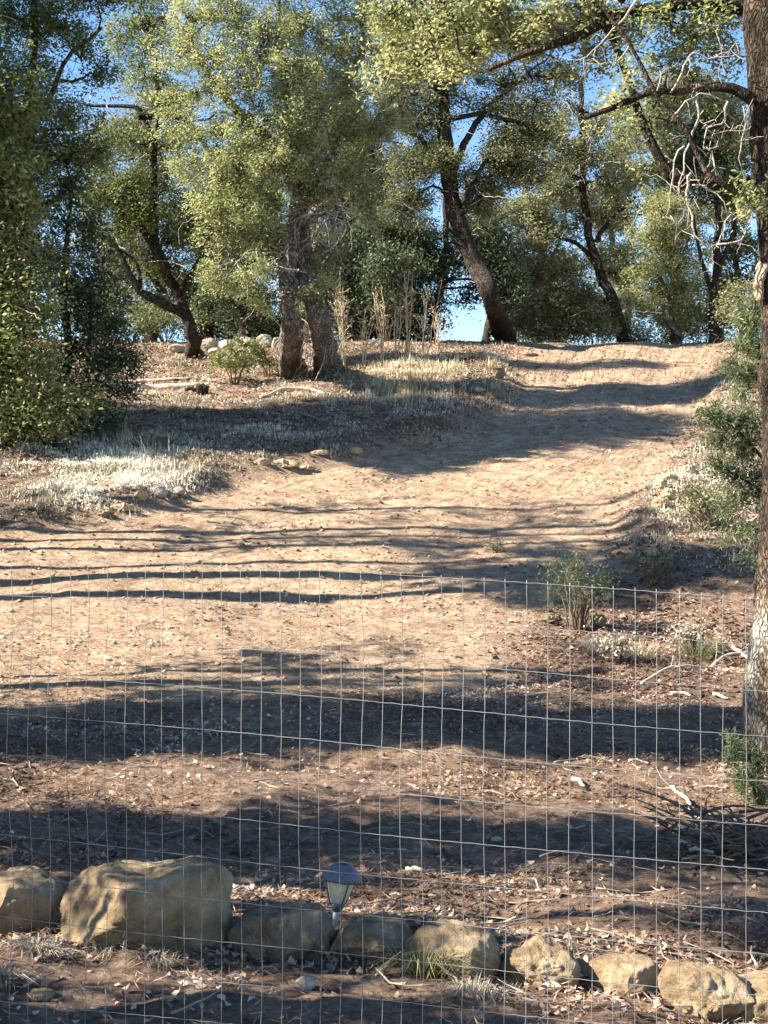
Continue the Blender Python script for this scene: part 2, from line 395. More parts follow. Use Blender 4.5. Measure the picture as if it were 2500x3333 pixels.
def soil():
    m, nt, nd, lk = new_mat('soil')
    out = nd.new('ShaderNodeOutputMaterial'); p = nd.new('ShaderNodeBsdfPrincipled')
    p.inputs['Roughness'].default_value = .95; p.inputs['Specular IOR Level'].default_value = .15
    tc = nd.new('ShaderNodeTexCoord')
    def nz(scale, det=6, rgh=.6, vec=None):
        n = nd.new('ShaderNodeTexNoise'); n.inputs['Scale'].default_value = scale; n.inputs['Detail'].default_value = det
        n.inputs['Roughness'].default_value = rgh; lk.new(vec or tc.outputs['Object'], n.inputs['Vector']); return n.outputs[0]
    rd = ramp(nd, [(.3, (.30, .205, .135)), (.48, (.52, .385, .265)), (.66, (.76, .61, .445))])
    lk.new(nz(6, 10, .75), rd.inputs[0])
    ru = ramp(nd, [(.28, (.09, .06, .045)), (.43, (.21, .145, .105)), (.57, (.42, .31, .23)), (.72, (.66, .53, .41))])
    lk.new(nz(9, 12, .8), ru.inputs[0])
    at = nd.new('ShaderNodeAttribute'); at.attribute_name = 'road'
    mx = nd.new('ShaderNodeMixRGB'); lk.new(at.outputs['Fac'], mx.inputs[0]); lk.new(ru.outputs[0], mx.inputs[1]); lk.new(rd.outputs[0], mx.inputs[2])
    # pebbles / crumbs tint
    v = nd.new('ShaderNodeTexVoronoi'); v.inputs['Scale'].default_value = 38; lk.new(tc.outputs['Object'], v.inputs['Vector'])
    rv = ramp(nd, [(0, (1.25, 1.2, 1.15)), (.35, (.92, .92, .92)), (.7, (.5, .46, .44))]); lk.new(v.outputs['Distance'], rv.inputs[0])
    mu = nd.new('ShaderNodeMixRGB'); mu.blend_type = 'MULTIPLY'; mu.inputs[0].default_value = .6
    lk.new(mx.outputs[0], mu.inputs[1]); lk.new(rv.outputs[0], mu.inputs[2])
    # broad stains
    rs = ramp(nd, [(.35, (.8, .76, .74)), (.65, (1.12, 1.08, 1.0))]); lk.new(nz(.7, 4), rs.inputs[0])
    m2 = nd.new('ShaderNodeMixRGB'); m2.blend_type = 'MULTIPLY'; m2.inputs[0].default_value = .8
    lk.new(mu.outputs[0], m2.inputs[1]); lk.new(rs.outputs[0], m2.inputs[2])
    lk.new(m2.outputs[0], p.inputs['Base Color'])
    # bumps: fine noise + raked wheel grooves on the drive
    b1 = nd.new('ShaderNodeBump'); b1.inputs['Strength'].default_value = 1.0; b1.inputs['Distance'].default_value = .05
    lk.new(nz(26, 9, .8), b1.inputs['Height'])
    b0 = nd.new('ShaderNodeBump'); b0.inputs['Strength'].default_value = .6; b0.inputs['Distance'].default_value = .05
    lk.new(nz(8.5, 5, .7), b0.inputs['Height']); lk.new(b0.outputs[0], b1.inputs['Normal'])
    ac = nd.new('ShaderNodeAttribute'); ac.attribute_name = 'across'
    nn = nd.new('ShaderNodeMath'); nn.operation = 'MULTIPLY_ADD'; lk.new(nz(1.4, 3), nn.inputs[0]); nn.inputs[1].default_value = .05; lk.new(ac.outputs['Fac'], nn.inputs[2])
    sep = nd.new('ShaderNodeSeparateXYZ'); lk.new(tc.outputs['Object'], sep.inputs[0])
    sx_ = nd.new('ShaderNodeMath'); sx_.operation = 'MULTIPLY'; lk.new(nn.outputs[0], sx_.inputs[0]); sx_.inputs[1].default_value = 34
    sy_ = nd.new('ShaderNodeMath'); sy_.operation = 'MULTIPLY'; lk.new(sep.outputs['Y'], sy_.inputs[0]); sy_.inputs[1].default_value = .55
    cb = nd.new('ShaderNodeCombineXYZ'); lk.new(sx_.outputs[0], cb.inputs[0]); lk.new(sy_.outputs[0], cb.inputs[1])
    sn = nd.new('ShaderNodeTexNoise'); sn.inputs['Scale'].default_value = 1.0; sn.inputs['Detail'].default_value = 3; lk.new(cb.outputs[0], sn.inputs['Vector'])
    mm = nd.new('ShaderNodeMath'); mm.operation = 'MULTIPLY'
    pa = ramp(nd, [(.36, (0, 0, 0)), (.5, (1, 1, 1))]); lk.new(nz(1.1, 3), pa.inputs[0])
    ma = nd.new('ShaderNodeMath'); ma.operation = 'MULTIPLY'; lk.new(pa.outputs[0], ma.inputs[0]); lk.new(at.outputs['Fac'], ma.inputs[1])
    lk.new(sn.outputs[0], mm.inputs[0]); lk.new(ma.outputs[0], mm.inputs[1])
    b2 = nd.new('ShaderNodeBump'); b2.inputs['Strength'].default_value = 1.0; b2.inputs['Distance'].default_value = .10
    lk.new(mm.outputs[0], b2.inputs['Height']); lk.new(b1.outputs[0], b2.inputs['Normal']); lk.new(b2.outputs[0], p.inputs['Normal'])
    lk.new(p.outputs[0], out.inputs[0])
    return m
M['soil'] = soil()
terrain()

# ------------------------------------------------------------------ leaves
def unit(a): return a / (np.linalg.norm(a, axis=-1, keepdims=True) + 1e-9)
def leaf_arrays(C, size, aspect=.55, up=0.3, shape='hex', dirs=None, curl=0.0):
    n = len(C)
    nrm = rng.normal(0, 1, (n, 3)); nrm[:, 2] = nrm[:, 2] + np.sign(nrm[:, 2]) * up * 2; nrm = unit(nrm)
    t = rng.normal(0, 1, (n, 3)) if dirs is None else dirs + rng.normal(0, .35, (n, 3))
    t = unit(t - (t * nrm).sum(1, keepdims=True) * nrm); b = np.cross(nrm, t)
    s = (size * (0.6 + 0.8 * rng.random(n)))[:, None]
    if shape == 'hex':
        pr = [(-.5, 0, 0), (-.2, -.5, 0), (.22, -.46, 0), (.5, 0, 0), (.22, .46, 0), (-.2, .5, 0)]
    elif shape == 'curl':
        pr = [(-.5, 0, .25), (-.2, -.5, .05), (.22, -.46, 0.1), (.5, 0, .3), (.22, .46, -.05), (-.2, .5, .15)]
    else:
        pr = [(-.5, 0, 0), (.05, -.5, 0), (.5, 0, 0), (.05, .5, 0)]
    k = len(pr)
    V = np.empty((n, k, 3))
    for i, (a, c, d) in enumerate(pr):
        V[:, i] = C + s * (a * t + c * aspect * b + d * nrm)
    F = np.arange(n * k).reshape(n, k)
    if shape == 'curl':
        F = np.concatenate([F[:, [0, 1, 4, 5]], F[:, [1, 2, 3, 4]]], 1).reshape(-1, 4)
    return V.reshape(-1, 3), F

COVM = 3.0
def tree(name, label, cat, base, stems, blobs, leaf, bark, size=.05, aspect=.6, shape='quad', cov=1.6, needles=False,
         clsz=.105, group=None, twigs=True, dead=0, tw_r=.012, sides=12, rough=.18, mean=.5, cl_leaves=55, up=.3, wob=None):
    """stems: [(points, r0, r1)], blobs: [(centre, (rx,ry,rz), cover, brightness shift)]"""
    root = empty(name, base, label, cat, group)
    tk = MB(); sk = []
    for pts, r0, r1 in stems:
        A = curve_pts(pts, .09 if r0 > .05 else .15, wob if wob is not None else .03 + .3 * r0)
        n = len(A); rad = r0 + (r1 - r0) * np.linspace(0, 1, n) ** .8
        if r0 > .06 and (Vector(A[0]) - Vector(base)).length < .6: rad = rad * (1 + .45 * np.exp(-np.linspace(0, 1, n) * 14))
        tk.tube(A, rad, sides if r0 > .05 else 6, rough if r0 > .05 else .1)
        sk += [(A[i], rad[i]) for i in range(0, n, 2)]
    SK = np.array([s[0] for s in sk]); SR = np.array([s[1] for s in sk])
    lv = []; lf = []; rn = []; tw = MB(); nv = 0; dirs_all = []
    for bl in blobs:
        c, rad3 = np.array(tuple(bl[0])), np.array(bl[1])
        cv = bl[2] if len(bl) > 2 else 1.0
        sh = bl[3] if len(bl) > 3 else 0.0
        area = math.pi * rad3[0] * rad3[2]
        n = max(60, int(COVM * cov * cv * area / (.5 * aspect * size * size * 1.1)))
        k = max(4, int(n / cl_leaves))
        d = unit(rng.normal(0, 1, (k, 3))); rr = rng.random((k, 1)) ** .45 * np.where(rng.random((k, 1)) < .15, 1.35, 1.0)
        cc = c + d * rr * rad3
        # branch from the skeleton to the blob
        if twigs:
            dd = np.linalg.norm(SK - c, axis=1) + 1.2 * np.clip(SK[:, 2] - c[2] - .1, 0, 9)
            s0 = SK[int(np.argmin(dd))]; r_s = SR[int(np.argmin(dd))]
            L = np.linalg.norm(c - s0)
            mid = (s0 + c) / 2 + rng.normal(0, .12 * L, 3); mid[2] += .08 * L
            A = curve_pts([s0, mid, c], .12, .1)
            r0 = min(r_s * .7, tw_r * (1.0 + L))
            tw.tube(A, r0 + (tw_r * .6 - r0) * np.linspace(0, 1, len(A)), 5)
            src = A[len(A) // 3:]
            for q in range(k):
                s1 = src[int(np.argmin(np.linalg.norm(src - cc[q], axis=1)))]
                L = np.linalg.norm(cc[q] - s1)
                B = curve_pts([s1, (s1 + cc[q]) / 2 + rng.normal(0, .15 * L + .01, 3), cc[q]], .16, .04)
                tw.tube(B, np.linspace(tw_r * .5, tw_r * .2, len(B)), 3, cap=False)
        per = np.maximum(8, rng.normal(n / k, n / k * .35, k)).astype(int)
        idx = np.repeat(np.arange(k), per)
        cs = clsz * (.7 + .6 * rng.random(k))
        an = unit(rng.normal(0, 1, (k, 3)) * np.array([1, 1, .6]))       # spray direction of each clump
        tt = rng.normal(0, 1, (len(idx), 1))
        off = rng.normal(0, .55, (len(idx), 3)) * cs[idx][:, None] + an[idx] * tt * cs[idx][:, None] * 1.1
        C = cc[idx] + off
        cb = np.clip(rng.normal(mean + sh, .24, k), 0, 1)
        v, f = leaf_arrays(C, size, aspect, up, shape, dirs=(an[idx] * 1.2 + unit(off) * .8) if needles else None)
        lv.append(v); lf.append(f + nv); nv += len(v)
        rn.append(np.clip(cb[idx] * .62 + .38 * rng.random(len(idx)) + .0, 0, 1))
    mesh_np('crown', np.concatenate(lv), [np.concatenate(lf)], leaf, root, np.concatenate(rn), False, base)
    if twigs: tk.merge(tw)
    tko = tk.build('trunk', bark, root, base)
    if dead:
        dm = MB()
        for q in range(dead):
            s0 = SK[int(rng.integers(len(SK) // 3, len(SK)))]
            L = .3 + .6 * rng.random()
            d = unit(rng.normal(0, 1, 3) * np.array([1, 1, .5])); d[2] -= .15
            m1 = s0 + d * L * .5 + rng.normal(0, .08, 3); e = s0 + d * L + rng.normal(0, .15, 3) + np.array([0, 0, -.1])
            B = curve_pts([s0, m1, e], .06, .05); dm.tube(B, np.linspace(.009, .003, len(B)), 4)
            for w in range(3):
                p0 = B[int(rng.integers(1, len(B)))]; e2 = p0 + rng.normal(0, .14, 3)
                dm.tube(curve_pts([p0, (p0 + e2) / 2 + rng.normal(0, .03, 3), e2], .06, .02), .003, 3, cap=False)
        nq0 = len(tko.data.polygons)
        me = tko.data
        # dead wood is grown into the same trunk mesh, with its own bark
        tk_q = sum(len(q) for q in tk.q)
        bpy.data.objects.remove(tko); dq = sum(len(q) for q in dm.q)
        tk.merge(dm); tko = tk.build('trunk', bark, root, base)
        tko.data.materials.append(M['twig'])
        mi = np.zeros(len(tko.data.polygons), dtype=np.int32)
        tot_q = sum(len(q) for q in tk.q); mi[tot_q - dq:tot_q] = 1
        tko.data.polygons.foreach_set('material_index', mi)
    return root

def stem(pts, Y, r0, r1):
    """photo positions with one or per-point depth"""
    out = []
    for p in pts:
        out.append(PX(p[0], p[1], p[2] if len(p) > 2 else Y))
    return (out, r0, r1)
def blb(px, py, rx, ry, Y, dy=None, cv=1.0, sh=0.0):
    s = Y / FPX
    return (PX(px, py, Y), (rx * s, (dy if dy else (rx + ry) * .5 * s), ry * s), cv, sh)

# ------------------------------------------------------------------ the trees in view
exec_trees = True
def J(a): return float(rng.normal(0, a))

b = HIT(60, 1400)
tree('tall_oak_tree', 'tall dark oak at the left edge, its high crown hanging over the young pine', 'oak tree', b,
     [([b - Vector((0, 0, .1)), PX(70, 1100, 19.6), PX(95, 850, 19.7), PX(60, 500, 19.6), PX(110, 150, 19.4), PX(90, -250, 19.5)], .09, .03),
      stem([(60, 520), (-30, 380), (-140, 330)], 19.6, .06, .03), stem([(60, 500), (150, 340), (215, 200), (330, 90)], 19.5, .05, .02),
      stem([(80, 700), (200, 640), (260, 570)], 19.5, .05, .02)],
     [blb(30, 60, 150, 110, 19.5, cv=.7, sh=-.15), blb(170, 80, 110, 100, 19.4, cv=.75, sh=-.15), blb(-60, 230, 140, 120, 19.6, cv=.8, sh=-.1),
      blb(110, 250, 120, 90, 19.3, cv=.55), blb(60, 380, 160, 90, 19.2, cv=1.0, sh=.1), blb(220, 400, 110, 90, 19.4, cv=.8),
      blb(20, 520, 170, 90, 19.2, cv=1.2, sh=.1), blb(190, 520, 120, 80, 19.5, cv=1.1), blb(270, 150, 45, 70, 19.2, cv=.8, sh=-.35),
      blb(330, 235, 55, 60, 19.2, cv=.8, sh=-.35), blb(310, -10, 160, 45, 19.3, cv=.8, sh=-.3), blb(90, -120, 260, 110, 19.5, cv=.8),
      blb(40, 660, 170, 90, 19.4, cv=1.2, sh=0), blb(300, 500, 70, 60, 19.4, cv=.8), blb(-120, 420, 120, 200, 19.8)],
     M['oak_mid'], M['bark_dark'], .046, .42, dead=40)

b = HIT(150, 1455)
tree('young_pine_tree', 'dark green young pine at the left, beside the pale leafy oak scrub', 'pine tree', b,
     [([b - Vector((0, 0, .1)), PX(205, 1200, 18.8), PX(200, 1000, 18.8), PX(212, 760, 18.8), PX(232, 580, 18.8)], .075, .02),
      stem([(300, 1420), (275, 1250), (290, 1080), (300, 900)], 18.9, .045, .012)],
     [blb(235, 640, 60, 60, 18.8, cv=1.2), blb(210, 720, 100, 60, 18.8), blb(280, 760, 80, 50, 18.9), blb(180, 830, 120, 60, 18.8), blb(320, 850, 80, 60, 19.),
      blb(330, 960, 110, 60, 18.9, sh=-.1), blb(240, 920, 130, 60, 18.8, sh=-.05), blb(250, 1040, 150, 60, 18.8, sh=-.1), blb(370, 1070, 90, 50, 18.9, sh=-.1),
      blb(260, 1150, 150, 60, 18.8, sh=-.1), blb(390, 1180, 70, 40, 18.9), blb(260, 1260, 160, 60, 18.7, sh=-.1), blb(380, 1270, 80, 35, 18.8, sh=-.1),
      blb(230, 1360, 140, 50, 18.6, sh=-.1), blb(360, 1170, 100, 60, 19.2), blb(330, 1350, 90, 40, 18.7)],
     M['pine_dark'], M['bark_dark'], .07, .22, 'quad', 1.0, True, .12, up=0, mean=.5, tw_r=.009, cl_leaves=40)

b = HIT(30, 1465)
tree('scrub_oak_tree', 'bright leafy scrub oak filling the left edge above the grey grass', 'oak tree', b,
     [([b - Vector((0, 0, .1)), PX(40, 1200, 17.9), PX(30, 1000, 18), PX(70, 750, 18)], .05, .02),
      stem([(60, 1450), (120, 1300), (150, 1150)], 17.9, .03, .012), stem([(20, 1400), (-60, 1200), (-90, 1000)], 18, .035, .015)],
     [blb(60, 690, 90, 70, 18.1, cv=1.1, sh=.1), blb(10, 790, 120, 80, 18, cv=1.3, sh=.15), blb(120, 850, 90, 70, 18.3, cv=1.0, sh=.0), blb(40, 920, 130, 80, 17.9, cv=1.3, sh=.2),
      blb(60, 1040, 120, 80, 17.8, cv=1.3, sh=.2), blb(20, 1160, 130, 80, 17.7, cv=1.4, sh=.2), blb(130, 1180, 80, 70, 17.9, cv=1.0, sh=.1),
      blb(60, 1280, 140, 70, 17.6, cv=1.4, sh=.2), blb(190, 1310, 90, 50, 17.6, cv=1.1, sh=.1), blb(80, 1380, 150, 50, 17.5, cv=1.4, sh=.1),
      blb(280, 1320, 60, 30, 17.7, cv=.9, sh=.1), blb(-110, 1000, 100, 250, 18, cv=1.0), blb(-40, 1300, 110, 120, 17.8, cv=1.2)],
     M['oak_mid'], M['bark_dark'], .042, .42, mean=.76, dead=25, shape='hex', cov=1.05, clsz=.15)

b = HIT(630, 1150)
tree('forked_oak_tree', 'dark forked oak with a low limb reaching left, by the white stones', 'oak tree', b,
     [([b - Vector((0, 0, .15)), PX(628, 1085, 23.4), PX(600, 1020, 23.4), PX(520, 975, 23.3), PX(455, 935, 23.2), PX(400, 860, 23.1), PX(375, 800, 23.0), PX(345, 770, 23)], .13, .03),
      ([PX(628, 1100, 23.4), PX(612, 1030, 23.5), PX(585, 950, 23.5), PX(545, 880, 23.5), PX(512, 790, 23.5), PX(505, 650, 23.5), PX(500, 520, 23.4), PX(505, 370, 23.3), PX(502, 220, 23.2), PX(480, 60, 23.2)], .085, .02),
      stem([(548, 885), (480, 760), (400, 690), (320, 610), (250, 560)], 23.2, .07, .025),
      stem([(505, 470), (470, 380), (440, 345), (300, 345), (270, 330)], 23.1, .045, .015), stem([(450, 378), (580, 382), (640, 430), (700, 520)], 23.0, .055, .03),
      stem([(455, 935), (445, 870), (400, 830), (360, 800)], 23.2, .035, .015), stem([(590, 955), (640, 860), (700, 800)], 23.4, .06, .02)],
     [blb(400, 600, 110, 60, 23.2, cv=1.1, sh=-.2), blb(320, 640, 100, 60, 23.2, cv=1.0, sh=-.2), blb(460, 690, 90, 50, 23.2, cv=1.1, sh=-.25), blb(390, 740, 90, 50, 23.2, cv=.9, sh=-.1),
      blb(540, 790, 80, 60, 23.4, cv=.8, sh=-.2), blb(480, 850, 60, 40, 23.4, cv=.6), blb(560, 870, 80, 50, 23.6, cv=.7, sh=-.2), blb(470, 240, 90, 90, 23.2, cv=.6, sh=.1), blb(500, 90, 110, 90, 23.2, cv=.7, sh=.1),
      blb(390, 120, 70, 90, 23.2, cv=.5, sh=.1), blb(560, 330, 90, 70, 23.2, cv=.5), blb(430, 460, 80, 60, 23.2, cv=.5, sh=-.1), blb(600, 640, 80, 60, 23.6, cv=.8), blb(350, 450, 70, 50, 23.0, cv=.4),
      blb(570, 480, 70, 60, 23.4, cv=.5, sh=-.1), blb(480, -50, 150, 70, 23.2, cv=.8), blb(690, 800, 90, 60, 23.6, cv=.9, sh=-.2), blb(640, 720, 80, 60, 23.6, cv=.8, sh=-.1)],
     M['oak_mid'], M['bark_dark'], .046, .42, dead=50, cov=1.5)

b = HIT(945, 1205)
E = 21.6
tree('twin_trunk_oak_tree', 'broad pale barked oak with two close trunks and a large yellow green crown', 'oak tree', b,
     [([b - Vector((0, 0, .15)), PX(938, 1050, E), PX(925, 900, E), PX(940, 760, E), PX(958, 640, E), PX(900, 500, E), PX(805, 400, E - .2), PX(700, 270, E - .3), PX(560, 40, E - .4)], .175, .015),
      ([HIT(1050, 1192) - Vector((0, 0, .15)), PX(1035, 1050, E + .2), PX(1005, 880, E + .2), PX(990, 740, E + .2), PX(1000, 640, E + .1), PX(975, 450, E), PX(935, 250, E), PX(905, -50, E)], .195, .015),
      stem([(995, 650), (1080, 500), (1130, 320), (1180, 120), (1200, -60)], E + .2, .055, .02),
      stem([(992, 720), (1060, 660), (1130, 600), (1190, 480), (1240, 360), (1330, 260)], E + .5, .075, .02),
      stem([(935, 800), (860, 700), (780, 640), (700, 600)], E - .2, .035, .012), stem([(930, 870), (850, 830), (760, 850), (690, 900)], E - .3, .035, .012),
      stem([(1010, 700), (1070, 690), (1100, 670), (1120, 720)], E - .2, .03, .008)],
     [blb(x, y, rx, ry, E + dz, cv=c, sh=s) for x, y, rx, ry, dz, c, s in [
         (620, 60, 110, 90, -.4, .8, .1), (700, 170, 120, 90, -.5, .9, .1), (640, 300, 110, 90, -.3, .7, .1), (760, 40, 120, 90, -.4, .9, .0), (860, 120, 120, 100, -.4, 1., .1),
         (800, 280, 120, 90, -.5, 1., .15), (960, 60, 120, 90, .0, .9, 0), (1060, 160, 120, 100, .1, .9, 0), (950, 230, 120, 90, -.5, 1.0, .1), (1180, 60, 120, 90, .1, .9, .05),
         (1120, 280, 110, 90, 0, 1., .05), (1000, 370, 120, 90, -.4, 1.0, .1), (860, 400, 120, 90, -.5, .9, .15), (720, 430, 120, 90, -.4, .8, .1), (1140, 430, 110, 80, .1, 1., 0),
         (640, 540, 100, 70, -.2, .9, .1), (760, 560, 120, 80, -.5, 1.1, .15), (890, 540, 110, 80, -.5, 1.1, .1), (1010, 520, 110, 80, -.3, 1.0, 0), (1130, 560, 100, 80, .2, 1., -.1),
         (680, 650, 100, 60, -.3, 1.1, .1), (800, 680, 110, 70, -.5, 1.1, .1), (720, 760, 90, 60, -.2, .9, .1), (850, 770, 90, 60, -.3, .8, .0), (900, 650, 80, 60, -.6, .8, -.05),
         (1040, 620, 80, 60, 0, .8, -.1), (700, 900, 80, 50, -.3, .9, .1), (790, 940, 80, 50, -.4, .9, .1), (860, 880, 60, 60, -.5, .7, .05), (860, 1000, 50, 60, -.5, .5, .1),
         (1240, 200, 100, 90, .1, .9, 0), (1260, 400, 90, 90, .3, 1, -.05), (1000, 960, 40, 70, -.35, .35, .15), (1075, 950, 50, 60, -.2, .6, .1), (600, 180, 90, 70, -.3, .7, .05),
         (900, -100, 350, 90, 0, .9, 0), (1200, -90, 180, 80, 0, .9, 0), (1200, 680, 80, 80, .5, 1., -.2), (560, 420, 70, 80, -.2, .5, 0), (1080, 830, 60, 60, 0, .7, -.1)]],
     M['oak_pale'], M['bark_pale'], .042, .42, cov=1.15, dead=230, mean=.5, shape='quad', clsz=.085, cl_leaves=75, rough=.38)

b = HIT(1670, 1112)
F_ = 26.2
tree('leaning_oak_tree', 'leaning tall tree with a thick dark trunk beside the top of the drive', 'tree', b,
     [([b - Vector((0, 0, .15)), PX(1612, 1000, F_), PX(1550, 860, F_), PX(1485, 690, F_), PX(1455, 560, F_), PX(1440, 400, F_), PX(1430, 200, F_), PX(1425, 0, F_), PX(1400, -200, F_)], .225, .08),
      stem([(1460, 600), (1520, 440), (1600, 340), (1700, 260)], F_, .07, .03), stem([(1450, 560), (1370, 470), (1300, 420)], F_, .06, .02),
      stem([(1500, 700), (1560, 560), (1590, 520)], F_ - .1, .06, .03), stem([(1440, 400), (1560, 370), (1700, 400), (1800, 460)], F_ - .1, .05, .02)],
     [blb(x, y, rx, ry, F_ + dz, cv=c, sh=s) for x, y, rx, ry, dz, c, s in [
         (1380, 400, 90, 70, 0, .8, -.1), (1440, 520, 80, 50, -.3, .8, -.15), (1350, 540, 90, 70, 0, 1., -.1), (1520, 560, 60, 40, 0, .6, -.2), (1600, 600, 70, 60, .2, .8, -.1),
         (1330, 660, 90, 60, .1, 1., -.2), (1650, 440, 90, 40, 0, .7, -.2), (1760, 430, 80, 60, 0, .7, -.1), (1420, 300, 80, 60, 0, .7, -.1), (1500, 320, 70, 30, 0, .35, -.2),
         (1640, 260, 110, 50, 0, .6, 0), (1700, 560, 90, 60, .2, .9, -.05), (1400, 100, 130, 100, 0, .9, -.1), (1550, 60, 130, 90, 0, .8, 0), (1700, 120, 120, 80, 0, .8, 0), (1500, -80, 250, 90, 0, .9, 0),
         (1640, 520, 80, 40, 0, .7, -.2), (1560, 660, 70, 50, .2, .8, -.1), (1330, 200, 110, 90, 0, 1, 0), (1480, 200, 100, 70, 0, .8, 0), (1600, 350, 90, 50, 0, .6, -.1), (1300, 330, 90, 80, 0, 1, -.1), (1820, 250, 100, 60, 0, .6, 0), (1860, 80, 110, 80, 0, .8, 0), (1750, 330, 80, 40, 0, .5, 0)]],
     M['olive'], M['bark_dark'], .047, .42, cov=2.1, dead=40, tw_r=.016, wob=.05)

b = HIT(1400, 1112)
G_ = 27.6
tree('dark_juniper_tree', 'near black juniper mass behind the dry weeds, left of the leaning trunk', 'juniper tree', b,
     [([b - Vector((0, 0, .15)), PX(1405, 1030, G_), PX(1440, 930, G_), PX(1450, 780, G_), PX(1450, 640, G_)], .12, .04),
      ([HIT(1340, 1110) - Vector((0, 0, .15)), PX(1320, 1020, G_), PX(1290, 940, G_), PX(1245, 830, G_), PX(1230, 700, G_)], .13, .04)],
     [blb(x, y, rx, ry, G_ + dz, cv=c, sh=s) for x, y, rx, ry, dz, c, s in [
         (1230, 760, 110, 70, 0, 1.5, 0), (1340, 780, 110, 70, .2, 1.5, 0), (1190, 870, 100, 70, 0, 1.5, 0), (1310, 880, 110, 70, .2, 1.5, 0), (1420, 860, 70, 80, .2, 1.2, 0),
         (1180, 980, 100, 70, .2, 1.5, 0), (1280, 990, 90, 70, .2, 1.6, 0), (1170, 1060, 110, 50, .2, 1.5, 0), (1300, 1060, 90, 50, .3, 1.4, 0), (1400, 980, 50, 50, .3, 1.0, 0),
         (1600, 760, 60, 80, .3, 1.2, 0), (1640, 860, 60, 80, .3, 1.3, 0), (1650, 960, 60, 60, .3, 1.1, 0), (1500, 800, 60, 90, .5, 1., 0), (1530, 940, 50, 50, .5, .8, 0), (1450, 1050, 40, 25, .5, .35, 0)]],
     M['pine_dark'], M['bark_dark'], .075, .3, 'quad', 1.5, True, .13, up=0, mean=.35, tw_r=.014)

b = HIT(2050, 1112); K_ = 29.3
tree('grey_juniper_tree', 'open grey green juniper with a bent trunk at the top of the drive', 'juniper tree', b - Vector((0, 0, .1)),
     [([b - Vector((0, 0, .3)), PX(2010, 1000, K_), PX(1970, 900, K_), PX(1935, 770, K_), PX(1905, 600, K_), PX(1900, 430, K_), PX(1890, 250, K_)], .13, .04),
      stem([(1965, 890), (1880, 800), (1800, 760), (1740, 700)], K_, .055, .02), stem([(1940, 790), (2010, 700), (2070, 640)], K_, .05, .02),
      stem([(2000, 990), (1900, 960), (1800, 940)], K_, .04, .015), stem([(1910, 600), (1800, 540), (1720, 510)], K_, .05, .02)],
     [blb(x, y, rx, ry, K_ + dz, cv=c, sh=s) for x, y, rx, ry, dz, c, s in [
         (1720, 700, 90, 60, 0, 1., .05), (1800, 620, 90, 60, 0, .9, 0), (1900, 520, 90, 60, 0, .9, 0), (1820, 460, 80, 60, 0, .7, -.05), (1950, 420, 60, 60, 0, .6, 0), (1740, 800, 80, 60, 0, 1.1, .1),
         (1830, 880, 90, 50, 0, .9, .05), (1740, 900, 60, 60, 0, 1., .1), (1760, 990, 90, 60, 0, 1.3, .1), (1850, 1010, 90, 60, 0, 1.3, .1), (1940, 1040, 80, 50, 0, 1.3, .05), (1900, 960, 70, 50, 0, .9, 0),
         (1990, 600, 70, 50, 0, .8, 0), (2040, 700, 60, 50, 0, .5, 0), (1880, 740, 80, 50, .2, .5, 0), (1960, 700, 60, 50, .2, .5, 0), (1870, 360, 70, 40, 0, .5, -.1), (1800, 1070, 110, 40, 0, 1.4, 0), (1690, 1060, 40, 40, 0, .8, 0), (2040, 860, 60, 60, .1, .4, 0)]],
     M['olive'], M['bark_dark'], .055, .42, cov=1.9, dead=40, tw_r=.016, mean=.68)

b = HIT(2215, 1112); L_ = 30.4
tree('yellow_juniper_tree', 'rounded yellow green juniper on the crest right of the grey one', 'juniper tree', b - Vector((0, 0, .1)),
     [([b - Vector((0, 0, .4)), PX(2205, 1000, L_), PX(2195, 850, L_), PX(2170, 650, L_)], .13, .04), stem([(2200, 1000), (2150, 900), (2110, 780)], L_, .05, .02),
      stem([(2230, 1100), (2170, 1040), (2160, 990)], L_ - .3, .05, .03)],
     [blb(x, y, rx, ry, L_ + dz, cv=c, sh=s) for x, y, rx, ry, dz, c, s in [
         (2160, 680, 80, 60, 0, 1.2, .05), (2120, 770, 80, 60, 0, 1.4, .1), (2220, 770, 80, 60, 0, 1.4, .05), (2110, 870, 80, 60, 0, 1.4, .1), (2210, 870, 80, 60, 0, 1.4, .05), (2150, 950, 90, 60, 0, 1.4, .1),
         (2250, 950, 70, 60, 0, 1.2, 0), (2130, 1030, 60, 40, 0, 1., 0), (2240, 1030, 60, 40, 0, .7, 0), (2270, 680, 60, 60, .2, .8, -.1)]],
     M['oak_light'], M['bark_pale'], .058, .35, 'quad', 1.3, True, mean=.5, tw_r=.014)

b = HIT(2440, 1112); N_ = 31
tree('blue_green_juniper_tree', 'dull blue green juniper on the crest behind the right sapling', 'juniper tree', b - Vector((0, 0, .1)),
     [([b - Vector((0, 0, .4)), PX(2420, 1000, N_), PX(2400, 850, N_), PX(2380, 600, N_)], .12, .04)],
     [blb(x, y, rx, ry, N_ + dz, cv=c, sh=s) for x, y, rx, ry, dz, c, s in [
         (2350, 700, 80, 60, 0, 1., 0), (2430, 800, 90, 60, 0, .9, 0), (2330, 820, 70, 60, 0, 1.1, 0), (2340, 930, 80, 60, 0, 1.1, 0), (2430, 930, 80, 60, 0, .7, 0), (2340, 1030, 80, 50, 0, 1., 0), (2440, 1040, 70, 40, 0, .6, 0),
         (2400, 620, 90, 60, 0, .8, 0), (2500, 880, 70, 120, 0, .7, 0)]],
     M['olive'], M['bark_dark'], .068, .5, 'quad', 1.4, mean=.42, tw_r=.014)

